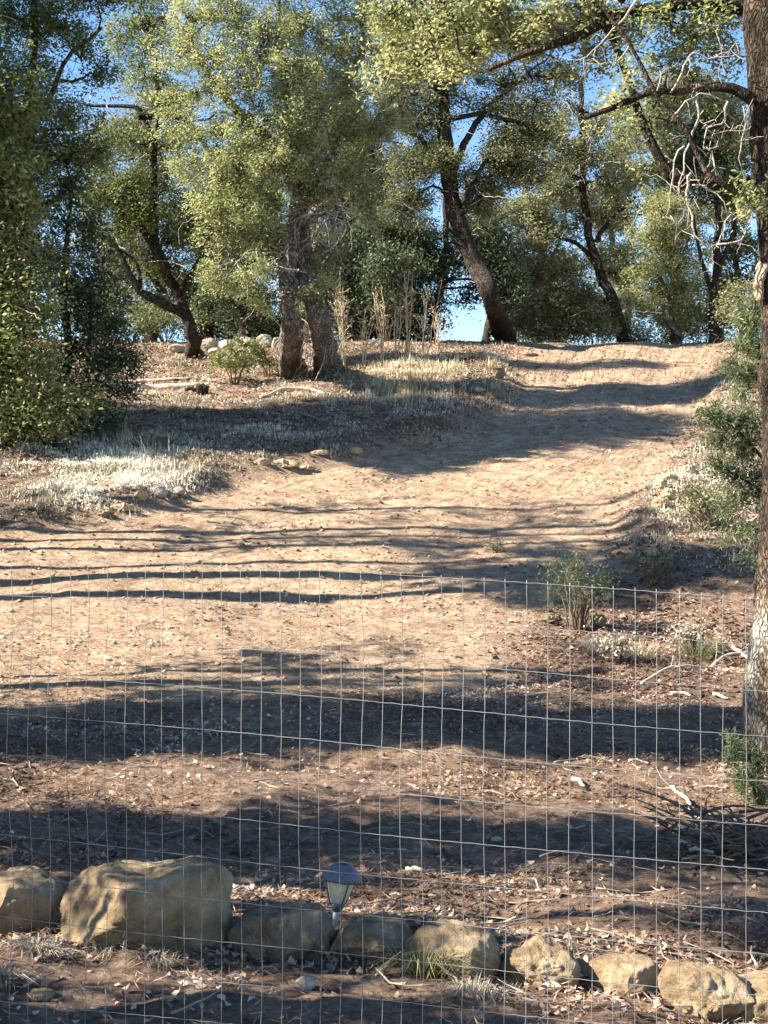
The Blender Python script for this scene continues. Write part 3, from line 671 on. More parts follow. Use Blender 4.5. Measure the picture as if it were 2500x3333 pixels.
# trees beyond the crest and behind the left-hand oaks
def far_tree(name, label, cat, px, Y, top, w, leaf, dens, mean, gaps=.6, base_y=1112, low=1060, size=.06):
    x = (px - 1250) / FPX * Y
    b = Vector((x, Y, G(x, Y)))
    lx = J(25)
    st = [([b - Vector((0, 0, .1)), PX(px + lx, 950, Y), PX(px - lx, 800, Y), PX(px + 10, top + 120, Y)], .11, .03),
          stem([(px + lx, 950), (px - w * .4, 820), (px - w * .6, 700)], Y, .045, .015), stem([(px, 900), (px + w * .4, 780), (px + w * .6, 650)], Y, .045, .015)]
    bl = []
    n = int(gaps * 34); w = w * 1.15
    for i in range(n):
        t = (i + .5) / n
        y = top + (low - top) * t
        ww = w * (.35 + .65 * math.sin(math.pi * min(1, .15 + t * .8)))
        bl.append(blb(px + J(1) * ww * .5, y + J(18), 75 + J(12), 50 + J(8), Y + J(.4), cv=dens * (.7 + .6 * rng.random())))
    return tree(name, label, cat, b, st, bl, leaf, M['bark_dark'], size, .38, 'quad', 1.2, mean=mean, tw_r=.015, dead=8)
far_tree('background_oak_tree', 'small dark tree between the forked oak and the twin trunks', 'tree', 800, 26.5, 480, 110, M['pine_dark'], 1.3, .45, .9)
far_tree('background_oak_tree', 'dull tree seen under the forked oak, left of its trunk', 'tree', 480, 29.5, 300, 130, M['olive'], .9, .5, .8)
far_tree('background_oak_tree', 'thin tree behind the gap of sky between young pine and forked oak', 'tree', 350, 31, 650, 70, M['olive'], .7, .6, .35)
far_tree('background_oak_tree', 'tall grey green tree showing through the crown of the twin trunks', 'tree', 1010, 29, 250, 160, M['olive'], .9, .4, 1.1)
far_tree('background_oak_tree', 'dark tree filling the shade to the right of the twin trunks', 'tree', 1150, 28.8, 350, 130, M['pine_dark'], 1.4, .4, 1.2)
far_tree('background_oak_tree', 'dark tree standing directly behind the pale stone heap', 'tree', 700, 30.5, 560, 120, M['pine_dark'], 1.1, .5, .7)
far_tree('background_oak_tree', 'slim grey tree behind the leaning trunk', 'tree', 1560, 32, 620, 70, M['olive'], .6, .5, .35, low=900)
far_tree('background_oak_tree', 'dark green tree high behind the dead hanging twigs', 'tree', 2330, 27, 330, 120, M['pine_dark'], 1.0, .5, .6, low=640)

far_tree('background_oak_tree', 'grey green tree behind the bent trunk at the top of the drive', 'tree', 1760, 33, 330, 150, M['olive'], .9, .72, .8)
far_tree('background_oak_tree', 'grey green tree between the bent trunk and the yellow juniper', 'tree', 2010, 34, 330, 120, M['olive'], .8, .72, .6, low=980)
far_tree('background_oak_tree', 'tall tree rising behind the yellow juniper', 'tree', 2190, 33, 250, 130, M['olive'], .9, .72, .6, low=700)
# near right-hand tree
b = HIT(2480, 2470); W = 9.0
tb = Vector((PX(2500, 2470, b.y).x, b.y, G(PX(2500, 2470, b.y).x, b.y)))
W = tb.y
tree('patchy_barked_tree', 'near tree cut by the right edge, pale patchy bark, dark knots and dead hanging twigs', 'tree', tb,
     [([tb - Vector((0, 0, .1)), PX(2492, 2400, W), PX(2494, 2250, W), PX(2512, 2050, W), PX(2528, 1900, W), PX(2535, 1750, W), PX(2541, 1350, W), PX(2516, 1250, W), PX(2533, 1150, W), PX(2528, 1000, W), PX(2526, 880, W), PX(2516, 700, W), PX(2496, 400, W), PX(2488, 200, W), PX(2482, 0, W), PX(2475, -250, W)], .088, .092),
      stem([(2450, 330), (2380, 285), (2280, 280), (2200, 295), (2130, 290), (2040, 330), (1960, 365), (1900, 385)], W - .1, .034, .012),
      stem([(2440, 600), (2340, 590), (2230, 590), (2160, 540), (2110, 440), (2075, 350), (2030, 210), (1990, 120)], W + .3, .042, .018),
      stem([(2460, 30), (2300, 0), (2150, 25), (2000, 55), (1900, 110), (1800, 145), (1690, 185), (1590, 225)], W + .2, .05, .014),
      stem([(1990, 120), (1960, 60), (1900, -60)], W + .2, .03, .02), stem([(2030, 0), (1980, -60)], W, .02, .02),
      stem([(2400, 1030 - 400), (2300, 560), (2240, 430), (2150, 330), (2050, 130), (1920, -30)], W - .4, .018, .008),
      stem([(1640, -40), (1560, 50), (1480, 60), (1420, 90)], W + .6, .018, .008)],
     [blb(x, y, rx, ry, W + dz, .14, cv=c, sh=s) for x, y, rx, ry, dz, c, s in [
         (1320, 60, 110, 70, 1.2, .7, .15), (1430, 130, 110, 70, .8, .8, .2), (1540, 170, 110, 60, .6, .8, .2), (1370, 210, 100, 60, 1., .7, .15), (1650, 110, 120, 60, .4, .8, .2), (1500, 60, 120, 60, .6, .8, .1),
         (1620, 20, 120, 50, .3, .8, .1), (1770, 60, 110, 60, .2, .8, .1), (1880, 20, 100, 50, .2, .7, .05), (1760, 170, 80, 40, .3, .5, .1), (1450, 230, 80, 40, .6, .6, .2), (1280, 150, 80, 60, 1.2, .6, .1),
         (2050, 90, 90, 60, .2, .6, 0), (2180, 60, 110, 60, .2, .7, -.05), (2310, 90, 100, 70, .2, .7, -.1), (2200, 190, 100, 50, .3, .6, 0), (2080, 230, 80, 50, .0, .5, .1), (2020, 320, 70, 40, -.1, .45, .2),
         (2080, 400, 60, 50, .1, .5, .1), (2260, 260, 90, 50, .4, .5, 0), (2360, 180, 70, 60, .3, .6, -.1), (2440, 640, 60, 70, -.35, .9, -.1), (1950, 420, 60, 20, 0, .3, .1), (1700, -60, 400, 60, .3, .7, 0), (2250, -70, 250, 60, .3, .7, 0),
         (1960, 170, 90, 60, .3, .6, 0), (1850, 240, 90, 40, .3, .4, 0), (2130, 300, 90, 50, .3, .45, 0), (1980, 60, 100, 60, .4, .8, .1), (2250, 130, 110, 60, .3, .6, .05), (2340, 30, 100, 50, .3, .8, 0), (2330, 330, 70, 50, .3, .5, -.1), (2180, 400, 80, 50, .4, .5, -.1), (1280, 30, 110, 70, .9, .8, .1), (1250, 250, 90, 60, 1.1, .5, .1),
         (2130, 560, 60, 40, .4, .35, 0), (2380, 420, 60, 80, .5, .5, -.2)]],
     M['oak_light'], M['bark_part_lit'], .028, .42, cov=1.15, shape='hex', clsz=.05, cl_leaves=26, tw_r=.0045, mean=.44, sides=24, rough=.2, wob=.012)
# its bare hanging twigs and broken stub belong to the tree
def child_of(name, root, mb, mat):
    return mb.build(name, mat, root, tuple(root.location))
lb = [o for o in COL.objects if o.name == 'patchy_barked_tree'][0]
dm = MB()
for pts, r0 in [([(2270, 300), (2265, 400), (2235, 470), (2215, 600), (2210, 640)], .008), ([(2230, 480), (2195, 530), (2180, 640), (2170, 700)], .006),
                ([(2250, 560), (2250, 680), (2265, 760), (2300, 800), (2330, 795)], .009), ([(2330, 795), (2400, 780), (2440, 720), (2450, 660)], .006),
                ([(2370, 330), (2340, 400), (2300, 420), (2290, 480)], .008), ([(2290, 480), (2320, 520), (2310, 560), (2335, 570)], .004), ([(2420, 360), (2430, 450), (2410, 530), (2420, 570)], .005),
                ([(2260, 600), (2300, 620), (2330, 640), (2360, 690), (2390, 690)], .006), ([(2380, 690), (2330, 720), (2290, 700)], .004), ([(2380, 700), (2350, 770), (2320, 850)], .005),
                ([(2180, 300), (2220, 200), (2240, 170), (2330, 190), (2420, 170)], .006), ([(2130, 290), (2160, 240), (2190, 220)], .004), ([(2410, 190), (2380, 130), (2360, 160), (2330, 100)], .004),
                ([(2200, 380), (2280, 310), (2360, 330)], .005), ([(2300, 430), (2370, 440), (2400, 410)], .004), ([(2230, 590), (2180, 600), (2140, 570)], .004),
                ([(2340, 500), (2330, 560), (2315, 580)], .005), ([(2180, 700), (2215, 740), (2250, 730)], .004), ([(2050, 150), (1990, 230), (1930, 190)], .005), ([(2070, 0), (2040, 60), (1960, 150), (1910, 185)], .007)]:
    A = curve_pts([PX(x, y, W - .25 + .3 * rng.random()) if False else PX(x, y, W - .15) for x, y in pts], .04, .03)
    dm.tube(A, np.linspace(r0, r0 * .4, len(A)), 5)
    for k in range(6):
        p0 = A[int(rng.integers(1, len(A)))]; e = p0 + rng.normal(0, .06, 3) + np.array([0, 0, -.03])
        dm.tube(curve_pts([p0, (p0 + e) / 2 + rng.normal(0, .012, 3), e], .03, .01), .002, 3, cap=False)
child_of('dead_twigs', lb, dm, M['twig'])
sm = MB(); A_ = curve_pts([PX(2505, 850, W - .02), PX(2482, 895, W - .06), PX(2476, 975, W - .06)], .02, .008); sm.tube(A_, np.linspace(.035, .022, len(A_)), 12, .4)
child_of('broken_stub', lb, sm, M['stub_wood'])

# right-hand sapling by that trunk
b = HIT(2470, 1960); S_ = 12.3
tree('sapling_pine_tree', 'green young pine behind the right edge trunk, its boughs reaching over the drive', 'pine tree', b,
     [([b - Vector((0, 0, .1)), PX(2480, 1700, S_), PX(2485, 1400, S_), PX(2470, 1150, S_), PX(2450, 1000, S_)], .045, .012),
      stem([(2484, 1480), (2400, 1400), (2300, 1340)], S_ - .1, .014, .005), stem([(2484, 1620), (2400, 1560), (2310, 1510)], S_ - .1, .014, .005), stem([(2480, 1250), (2430, 1200), (2370, 1180)], S_, .012, .005)],
     [blb(x, y, rx, ry, S_ + dz, cv=c, sh=s) for x, y, rx, ry, dz, c, s in [
         (2430, 1040, 55, 40, 0, .8, .25), (2470, 1010, 50, 40, 0, .8, .2), (2400, 1110, 50, 30, 0, .7, .25), (2460, 1120, 60, 40, 0, 1., .25), (2400, 1190, 60, 35, 0, .8, .2), (2470, 1210, 60, 40, 0, 1., .2), (2430, 1270, 50, 30, 0, .7, .15),
         (2310, 1345, 45, 30, -.1, .9, 0), (2370, 1365, 60, 35, -.1, 1.1, 0), (2450, 1370, 60, 40, -.1, 1.1, -.05), (2350, 1430, 60, 30, -.1, .9, -.05), (2430, 1450, 70, 40, 0, 1.1, -.1), (2320, 1505, 45, 25, -.1, .8, -.1),
         (2390, 1530, 70, 35, 0, 1.1, -.15), (2470, 1560, 60, 50, 0, 1.1, -.15), (2420, 1620, 60, 35, 0, .9, 0), (2350, 1660, 55, 30, 0, .5, .15), (2430, 1720, 60, 40, 0, .5, .2), (2470, 1800, 50, 40, 0, .35, .1), (2390, 1750, 50, 30, 0, .35, .1)]],
     M['pine_green'], M['bark_dark'], .05, .16, 'quad', 1.5, True, .055, up=0, mean=.42, tw_r=.005, cl_leaves=50)
b = HIT(2470, 2620)
tree('trunk_foot_juniper', 'low juniper sprig growing at the foot of the right edge trunk', 'juniper shrub', b,
     [([b - Vector((0, 0, .05)), PX(2460, 2560, b.y), PX(2440, 2450, b.y)], .012, .004)],
     [blb(x, y, rx, ry, b.y + dz, cv=c, sh=s) for x, y, rx, ry, dz, c, s in [(2400, 2450, 45, 50, 0, .9, 0), (2470, 2480, 40, 50, 0, .9, -.1), (2440, 2540, 60, 35, 0, .9, -.1), (2480, 2600, 50, 60, .05, .6, .25), (2450, 2630, 45, 35, 0, .5, .3), (2400, 2520, 30, 25, 0, .7, -.1)]],
     M['pine_green'], M['bark_dark'], .03, .14, 'quad', 1.5, True, .03, up=0, mean=.35, tw_r=.003, cl_leaves=40)

# ------------------------------------------------------------------ small shrubs, weeds
def shrub(name, label, cat, px, py, w, h, leaf, size=.03, cov=1.2, mean=.5, n=7, needles=False, aspect=.55, group=None, bare=0, tw='twig_brown', clsz=.06):
    b = HIT(px, py); s = b.y / FPX
    st = []; bl = []
    for i in range(n):
        dx = rng.uniform(-1, 1) * w * s; hz = rng.uniform(.45, 1.0) * h * s; dy = rng.uniform(-.7, .7) * w * s
        top = b + Vector((dx, dy, hz))
        st.append(([b + Vector((dx * .1, dy * .1, -.03)), b + Vector((dx * .45, dy * .4, hz * .55)), top], .010, .003))
        rr = w * s * .42
        bl.append((top - Vector((0, 0, hz * .12)), (rr, rr, max(.04, h * s * .2)), 1.0, 0))
    for i in range(bare):
        dx = rng.uniform(-1.2, 1.2) * w * s; hz = rng.uniform(.6, 1.3) * h * s
        st.append(([b + Vector((dx * .3, 0, -.02)), b + Vector((dx * .6, 0, hz * .55)), b + Vector((dx, rng.uniform(-.1, .1), hz))], .006, .002))
    return tree(name, label, cat, b, st, bl, leaf, M[tw], size, aspect, 'quad', cov, needles, clsz, group, mean=mean, tw_r=.004, cl_leaves=30, up=.0 if needles else .3)
shrub('oak_shrub', 'yellow green oak shrub in front of the white stones', 'shrub', 760, 1250, 80, 150, M['bright'], .045, .9, .5, 9)
shrub('oak_shrub', 'small leafy shrub just left of the twin trunks', 'shrub', 870, 1225, 45, 120, M['bright'], .045, .7, .5, 6)
shrub('crest_pine_seedling', 'fresh green pine seedling on the crest of the drive', 'pine seedling', 2055, 1108, 60, 75, M['bright'], .06, 1.4, .5, 9, True, .2)
shrub('crest_bush', 'dull green bush on the crest beside the leaning trunk', 'bush', 1730, 1104, 60, 60, M['olive'], .06, 1.2, .5, 7)
shrub('crest_bush', 'low grey bush on the crest left of the seedling', 'bush', 1930, 1108, 70, 55, M['olive'], .06, 1.2, .55, 7)
shrub('dark_sapling', 'dark see-through pine sapling standing by yellow stones in the shade', 'pine sapling', 1885, 2050, 85, 230, M['pine_dark'], .035, .22, .6, 14, True, .16)
shrub('grey_bush', 'grey green brush at the right edge of the drive', 'bush', 2330, 1720, 110, 130, M['olive'], .035, .5, .6, 12, bare=8)
shrub('grey_bush', 'low brush in the grey grass below the right sapling', 'bush', 2130, 1900, 60, 100, M['pine_dark'], .03, .4, .5, 8, True, .2, bare=5)
shrub('pale_weed', 'pale green weed beside the yellow stones below the dark sapling', 'weed', 2010, 2160, 35, 90, M['greystraw'], .025, .5, .6, 8)
shrub('pale_weed', 'grey leafed weed between the trunk and fallen twigs', 'weed', 2260, 2130, 40, 90, M['greystraw'], .025, .5, .6, 8)
shrub('green_sprig', 'tiny green sprig alone in the middle of the drive', 'weed', 1620, 1800, 14, 30, M['bright'], .02, .8, .5, 4)
for px_, w_, h_, m_, lab_ in [(300, 110, 190, 'olive', 'leftmost brush clump on the skyline, behind the young pine'), (430, 100, 90, 'bright', 'pale green brush under the low limb of the forked oak'), (540, 90, 110, 'olive', 'grey brush just left of the forked oak base'),
        (690, 100, 200, 'pine_dark', 'dark brush between the forked oak and the pale stones'), (830, 90, 190, 'pine_dark', 'dark brush behind the left twin trunk'), (1000, 80, 230, 'pine_dark', 'dark brush seen between the twin trunks'),
        (1130, 110, 330, 'pine_dark', 'tall black brush behind the tallest weed stalk'), (1260, 100, 320, 'pine_dark', 'black brush behind the plumed weed'), (1360, 60, 230, 'pine_dark', 'black brush left of the sky gap'), (1690, 60, 170, 'olive', 'grey brush touching the leaning trunk on its right'),
        (1800, 110, 200, 'olive', 'wide olive brush on the crest'), (1930, 100, 190, 'olive', 'olive brush at the foot of the bent trunk'), (2120, 80, 120, 'bright', 'light green brush right of the seedling'), (2290, 90, 180, 'olive', 'olive brush under the yellow juniper'), (2430, 80, 130, 'olive', 'rightmost brush on the crest')]:
    shrub('crest_bush', lab_, 'bush', px_, 1112, w_, h_ * (1.5 if px_ > 1600 else 1.0), M[m_], .05, .6, .68 if px_ > 1600 else .5, 16 if px_ > 1600 else 12, m_ == 'pine_dark', .5, clsz=.12, bare=6)
# tall dry weed stalks under the dark juniper
def stalks(px, py, h, label, n=3, lean=0.0, mat='straw'):
    b = HIT(px, py); s = b.y / FPX
    root = empty('dry_weed', b, label, 'dry weed', 'dry weeds under the dark juniper')
    mb = MB(); sd = []
    for i in range(n):
        hh = h * s * (.7 + .3 * rng.random()) if i else h * s
        x = rng.normal(0, 12 * s) if i else 0
        A = curve_pts([(b.x + x * .3, b.y, b.z - .03), (b.x + x * .6 + lean * hh * .4, b.y + J(.04), b.z + hh * .5), (b.x + x + lean * hh + J(.03), b.y + J(.06), b.z + hh)], .08, .03)
        mb.tube(A, np.linspace(.009, .004, len(A)), 4)
        for k in range(9):
            p = A[int(rng.integers(len(A) // 4, len(A)))]; e = p + np.array([J(.09), J(.05), abs(J(.11)) + .03])
            mb.tube(curve_pts([p, (p + e) / 2 + np.array([0, 0, -.015]), e], .05, .01), .0035, 3, cap=False); sd.append(e)
    C = np.repeat(np.array(sd), 7, 0) + rng.normal(0, .025, (len(sd) * 7, 3))
    v, f = leaf_arrays(C, .03, .4, 0, 'quad')
    mb.add(v, f)
    mb.build('stalk', M['straw_stalk'], root, b)
M['straw_stalk'] = rough_mat('weed_stalk', [(.3, (.30, .23, .13)), (.7, (.60, .50, .34))], 12, .2)
for i, (px, py, h, lab) in enumerate([(1118, 1200, 300, 'tallest dry weed stalk, right of the twin trunks'), (1105, 1195, 210, 'thin dry weed leaning on the tallest stalk'),
        (1180, 1185, 150, 'short dry weed between two tall stalks'), (1245, 1180, 210, 'bushy dry weed in the shade of the dark juniper'), (1325, 1170, 290, 'tall dry weed with a plumed tip before the juniper'),
        (1375, 1160, 200, 'dry weed left of the sky gap under the leaning trunk'), (1290, 1175, 170, 'leaning dry weed beside the plumed one'), (1430, 1150, 110, 'short dry weed below the sky gap')]):
    stalks(px, py, h, lab, 4, J(.06))
M['straw_stalk2'] = M['straw_stalk']

# ------------------------------------------------------------------ grass, litter (uncountable)
def blades(name, label, cat, xy, h, w, mat, spread=.6, cl=1):
    n = len(xy)
    z = ground(xy[:, 0], xy[:, 1])
    B = np.stack([xy[:, 0], xy[:, 1], z - .005], -1)
    d = rng.normal(0, 1, (n, 3)); d[:, 2] = 0; d = unit(d)
    hh = (h * (.3 + .9 * rng.random(n)) * np.clip(.85 + 1.6 * fbm(xy[:, 0], xy[:, 1], 3.2, 3, 44), .25, 2.2))[:, None]
    ln = (spread * rng.random(n))[:, None]
    side = np.stack([-d[:, 1], d[:, 0], np.zeros(n)], -1)
    ww = (w * (.6 + .8 * rng.random(n)))[:, None]
    up = np.array([0, 0, 1.0])
    m = B + d * hh * ln * .35 + up * hh * .6 * (1 - ln * .4)
    t = B + d * hh * ln * 1.1 + up * hh * (1 - ln * .75)
    V = np.stack([B - side * ww * .5, B + side * ww * .5, m + side * ww * .42, t + side * ww * .08, t - side * ww * .08, m - side * ww * .42], 1).reshape(-1, 3)
    I = np.arange(n)[:, None] * 6
    Q = np.concatenate([I + np.array([[0, 1, 2, 5]]), I + np.array([[5, 2, 3, 4]])], 1).reshape(-1, 4)
    rn = np.repeat(np.clip(.5 + 1.1 * fbm(xy[:, 0], xy[:, 1], 2.5, 2, 40) * 1.0 + rng.normal(0, .2, n), 0, 1), 2)
    o = mesh_np(name, V, [Q], mat, None, rn, False, (float(xy[:, 0].mean()), float(xy[:, 1].mean()), float(z.mean())))
    return tag(o, label, cat, kind='stuff')
def scatter(n, x0, x1, y0, y1, f):
    P = np.stack([rng.uniform(x0, x1, n), rng.uniform(y0, y1, n)], -1)
    return P[rng.random(n) < f(P[:, 0], P[:, 1])]
def cover(x, Y):       # where the grey ground cover grows
    m = 1 - sstep(.1, .7, road_mask(x, Y))
    p = sstep(-.35, .05, fbm(x, Y, 1.1, 3, 60))
    near = sstep(14.0, 15.6, Y + .3 * (x < 0) )
    return m * (.25 + .75 * p) * near * (1 - sstep(24, 27, Y) * .8)
g1 = scatter(520000, -5.5, 5.5, 13.6, 27, lambda x, Y: cover(x, Y) * (1 - .55 * sstep(20.5, 22, Y)))
blades('grey_grass', 'low grey dried grass covering both banks of the drive', 'grass', g1, .05, .009, M['greystraw'], 1.6)
def strawzone(x, Y):
    px = x / Y * FPX + 1250
    return sstep(850, 1350, px + 200 * fbm(x, Y, 1.1, 3, 9)) * sstep(20.3, 21.8, Y) * (1 - sstep(22.8, 24.4, Y)) * (1 - road_mask(x, Y)) * (.1 + sstep(-.2, .2, fbm(x, Y, 2., 2, 77)))
def scrubzone(x, Y):
    px = x / Y * FPX + 1250
    return np.maximum(1 - sstep(560, 700, px + 150 * fbm(x, Y, 1.5, 2, 8)), sstep(2080, 2160, px)) * (1 - road_mask(x, Y)) * sstep(15.2, 15.8, Y) * (1 - sstep(17.9, 18.3, Y)) * sstep(-.45, .1, fbm(x, Y, 2.2, 3, 61))
gs = scatter(230000, -4.8, 5, 15, 18.6, scrubzone)
blades('pale_scrub', 'pale grey white low scrub on the bank beside the drive', 'ground cover', gs, .065, .011, M['pale_scrub'], 1.7)
g2 = scatter(90000, -1.5, 2.5, 20, 25, strawzone)
blades('straw_grass', 'pale yellow straw grass on the bank left of the drive', 'grass', g2, .12, .008, M['straw'], 1.6)
def weedzone(x, Y):
    px = x / Y * FPX + 1250
    return (1 - sstep(600, 760, px)) * sstep(17.2, 17.8, Y) * (1 - sstep(18.4, 18.9, Y)) * sstep(0.05, .35, fbm(x, Y, 2.2, 2, 81) + .2)
g3 = scatter(2600, -5, -1, 17, 19, weedzone)
blades('tall_dry_grass', 'tall thin dry grass along the shaded edge of the left bank', 'grass', g3, .22, .005, M['greystraw'], .9)

def litter(name, label, n, x0, x1, y0, y1, size, aspect, mat, f, flat=2.0, shape='curl', lift=.012):
    P = scatter(n, x0, x1, y0, y1, f)
    z = ground(P[:, 0], P[:, 1])
    C = np.stack([P[:, 0], P[:, 1], z + lift * rng.random(len(P)) + .003], -1)
    nn = len(C)
    v, fc = leaf_arrays(C, size, aspect, flat, shape)
    size = size * np.clip(1 + 1.2 * fbm(P[:, 0], P[:, 1], 3.1, 2, 95) + rng.normal(0, .25, len(P)), .35, 2)[:, None] if False else size
    r = np.clip(.42 + 1.1 * fbm(P[:, 0], P[:, 1], 1.7, 2, 90) + rng.normal(0, .23, nn), 0, 1)
    if shape == 'curl': r = np.repeat(r, 2)
    o = mesh_np(name, v, [fc], mat, None, r, False, (0, 8, 0))
    return tag(o, label, 'ground litter', kind='stuff')
def off_road(x, Y): return .15 + .85 * (1 - road_mask(x, Y))
patch = lambda x, Y: np.clip(off_road(x, Y) * (.12 + 1.0 * sstep(-.1, .35, fbm(x, Y, 1.6, 4, 33))), 0, 1)
litter('leaf_litter', 'curled dead oak leaves scattered over the soil', 52000, -2.6, 3.4, 3.9, 13.5, .026, .62, M['litter'], patch, 1.2)
litter('needle_litter', 'brown dry needles matted on the near soil', 120000, -2.6, 3.4, 3.9, 12, .05, .07, M['needle_litter'], lambda x, Y: np.clip(patch(x, Y) * .9 + .1, 0, 1), 1.4, 'quad', .02)
litter('far_leaf_litter', 'dead leaves on the banks and edges of the drive', 60000, -5.5, 5.5, 11, 27, .045, .6, M['litter'], lambda x, Y: np.clip(.10 + .9 * (1 - road_mask(x, Y)), 0, 1) * (.3 + .7 * sstep(-.2, .2, fbm(x, Y, 1.4, 3, 35))), 1.6)
litter('drive_litter', 'dry needles and small chips strewn over the drive', 60000, -5.0, 5.5, 10, 28, .055, .12, M['needle_litter2'], lambda x, Y: .25 + .75 * sstep(-.2, .3, fbm(x, Y, 1.8, 3, 36)), 2.2, 'quad', .012)
def gravel():
    P = scatter(12000, -4.5, 5.5, 9.5, 27, lambda x, Y: road_mask(x, Y) * sstep(-.1, .35, fbm(x, Y, 1.5, 3, 21) + .12))
    z = ground(P[:, 0], P[:, 1]); n = len(P)
    s = .008 + .020 * rng.random(n) ** 4
    oct_ = np.array([(1, 0, 0), (0, 1, 0), (-1, 0, 0), (0, -1, 0), (0, 0, .6), (0, 0, -.6)])
    V = oct_[None] * (1 + .5 * (rng.random((n, 6, 1)) - .5)) * s[:, None, None]
    a = rng.random(n) * 6.28; ca, sa = np.cos(a)[:, None], np.sin(a)[:, None]
    V = np.stack([V[..., 0] * ca - V[..., 1] * sa, V[..., 0] * sa + V[..., 1] * ca, V[..., 2]], -1) + np.stack([P[:, 0], P[:, 1], z + s * .2], -1)[:, None]
    T = np.array([(0, 1, 4), (1, 2, 4), (2, 3, 4), (3, 0, 4), (1, 0, 5), (2, 1, 5), (3, 2, 5), (0, 3, 5)])
    F = (np.arange(n)[:, None, None] * 6 + T[None]).reshape(-1, 3)
    o = mesh_np('gravel', V.reshape(-1, 3), [F], M['gravelm'], None, np.repeat(rng.random(n), 8), False, (0, 15, 0))
    tag(o, 'loose tan gravel and clods on the dirt drive', 'gravel', kind='stuff')
M['gravelm'] = leaf_mat('gravel', [(0, (.24, .155, .10)), (.5, (.42, .29, .19)), (1, (.62, .48, .35))], 0, .95)
gravel()
def twig_litter():
    mb = MB()
    for i in range(560):
        Y = 4.2 + 8.5 * rng.random() ** 1.0; x = rng.uniform(-.24, .26) * Y + .0
        if rng.random() > .35 + .65 * (x > 0): continue
        L = rng.uniform(.05, .22); a = rng.uniform(0, math.pi)
        p = []
        for t in (-.5, 0, .5):
            xx = x + math.cos(a) * L * t + J(.008); yy = Y + math.sin(a) * L * t + J(.008)
            p.append((xx, yy, G(xx, yy) + .008 + (.02 * rng.random() if t else .01)))
        A = curve_pts(p, .05, .006); mb.tube(A, np.linspace(.0045, .002, len(A)) * rng.uniform(.5, 1.2), 4)
    o = mb.build('twig_litter', M['twig_grey'], None, (0, 8, 0)); tag(o, 'small dry twigs strewn over the near ground', 'ground litter', kind='stuff')
twig_litter()

# ------------------------------------------------------------------ rocks
def rock(label, outline, Yf, depth, mat, name='boulder', group=None, seed=0, rough=.07, cat='rock', nu=96, nv=44, flat=.4):
    """outline: silhouette seen from the yard (photo px); solid body of the given depth behind it"""
    if Yf is None:
        xs_ = [p[0] for p in outline]; Yf = HIT((min(xs_) + max(xs_)) / 2, min(max(p[1] for p in outline) - 6, 3320)).y
    if group and 'row' in group:
        ym = max(p[1] for p in outline); yt = min(p[1] for p in outline)
        outline = [(x, y + (18 if y > yt + .72 * (ym - yt) else 0)) for x, y in outline]
    P = np.array([tuple(PX(x, y, Yf + depth * .15)) for x, y in outline]); c = P.mean(0)
    c = (P.max(0) + P.min(0)) / 2
    rel = P[:, [0, 2]] - c[[0, 2]]
    an = np.arctan2(rel[:, 1], rel[:, 0])
    def rad(a):
        # ray / polygon distance
        d = np.array([math.cos(a), math.sin(a)]); best = .01
        for i in range(len(rel)):
            p, q = rel[i], rel[(i + 1) % len(rel)]; e = q - p
            den = d[0] * e[1] - d[1] * e[0]
            if abs(den) < 1e-9: continue
            t = (p[0] * e[1] - p[1] * e[0]) / den; s = (p[0] * d[1] - p[1] * d[0]) / den
            if t > 0 and 0 <= s <= 1: best = max(best, t)
        return best
    av = np.linspace(0, 2 * np.pi, nu, endpoint=False); rv = np.array([rad(a) for a in av])
    ph = np.linspace(-np.pi / 2, np.pi / 2, nv)
    V = []
    S = float(max(rv))
    for k, p in enumerate(ph):
        cz = abs(math.cos(p)) ** (1 - flat * 1.15) if abs(math.cos(p)) > 1e-6 else 0
        sy = math.copysign(abs(math.sin(p)) ** (1 - flat * .0), math.sin(p))
        for a, r in zip(av, rv):
            V.append((c[0] + math.cos(a) * r * cz, c[1] + sy * depth * .5, c[2] + math.sin(a) * r * cz))
    V = np.array(V)
    # planar facets
    D = V - c; rr = np.random.default_rng(1000 + seed)
    for kk in range(36):
        nn = rr.normal(0, 1, 3) * np.array([1, 1.3, .9]); nn /= np.linalg.norm(nn)
        pr = D @ nn; h = pr.max() * rr.uniform(.70, .92)
        if abs(nn[1]) < .45: h = pr.max() * rr.uniform(.88, .97)
        D = D - np.clip(pr - h, 0, None)[:, None] * nn * .985
    for ax in (0, 2):
        D[:, ax] *= (V[:, ax].max() - V[:, ax].min()) / (D[:, ax].max() - D[:, ax].min())
        D[:, ax] += (V[:, ax] - c[ax]).max() - D[:, ax].max()
    V = c + D
    # pits
    off = Vector((seed * 7.3, seed * 3.1, seed * 1.7))
    D = V - c; L = np.linalg.norm(D, axis=1, keepdims=True) + 1e-6
    out = np.empty(len(V))
    for i in range(len(V)):
        q = Vector(V[i])
        d1, _ = mnoise.voronoi(q * (2.2 / S) * 1.2 + off)
        f = (d1[1] - d1[0])
        out[i] = -f * .25 + .45 * mnoise.fractal(q * (6 / S) + off, 1.0, 2.0, 5) + .9 * (.5 - abs(mnoise.noise(q * (4.5 / S) + off))) * abs(mnoise.noise(q * (2 / S) - off)) * 2 + .25 * mnoise.noise(q * 40 + off)
    V = V + D / L * (out[:, None] * rough * S * 1.6)
    Q = []
    for k in range(nv - 1):
        for j in range(nu):
            Q.append((k * nu + j, k * nu + (j + 1) % nu, (k + 1) * nu + (j + 1) % nu, (k + 1) * nu + j))
    o = mesh_np(name, V, [np.array(Q)], mat, None, None, False, tuple(c))
    me = o.data
    return tag(o, label, cat, group)

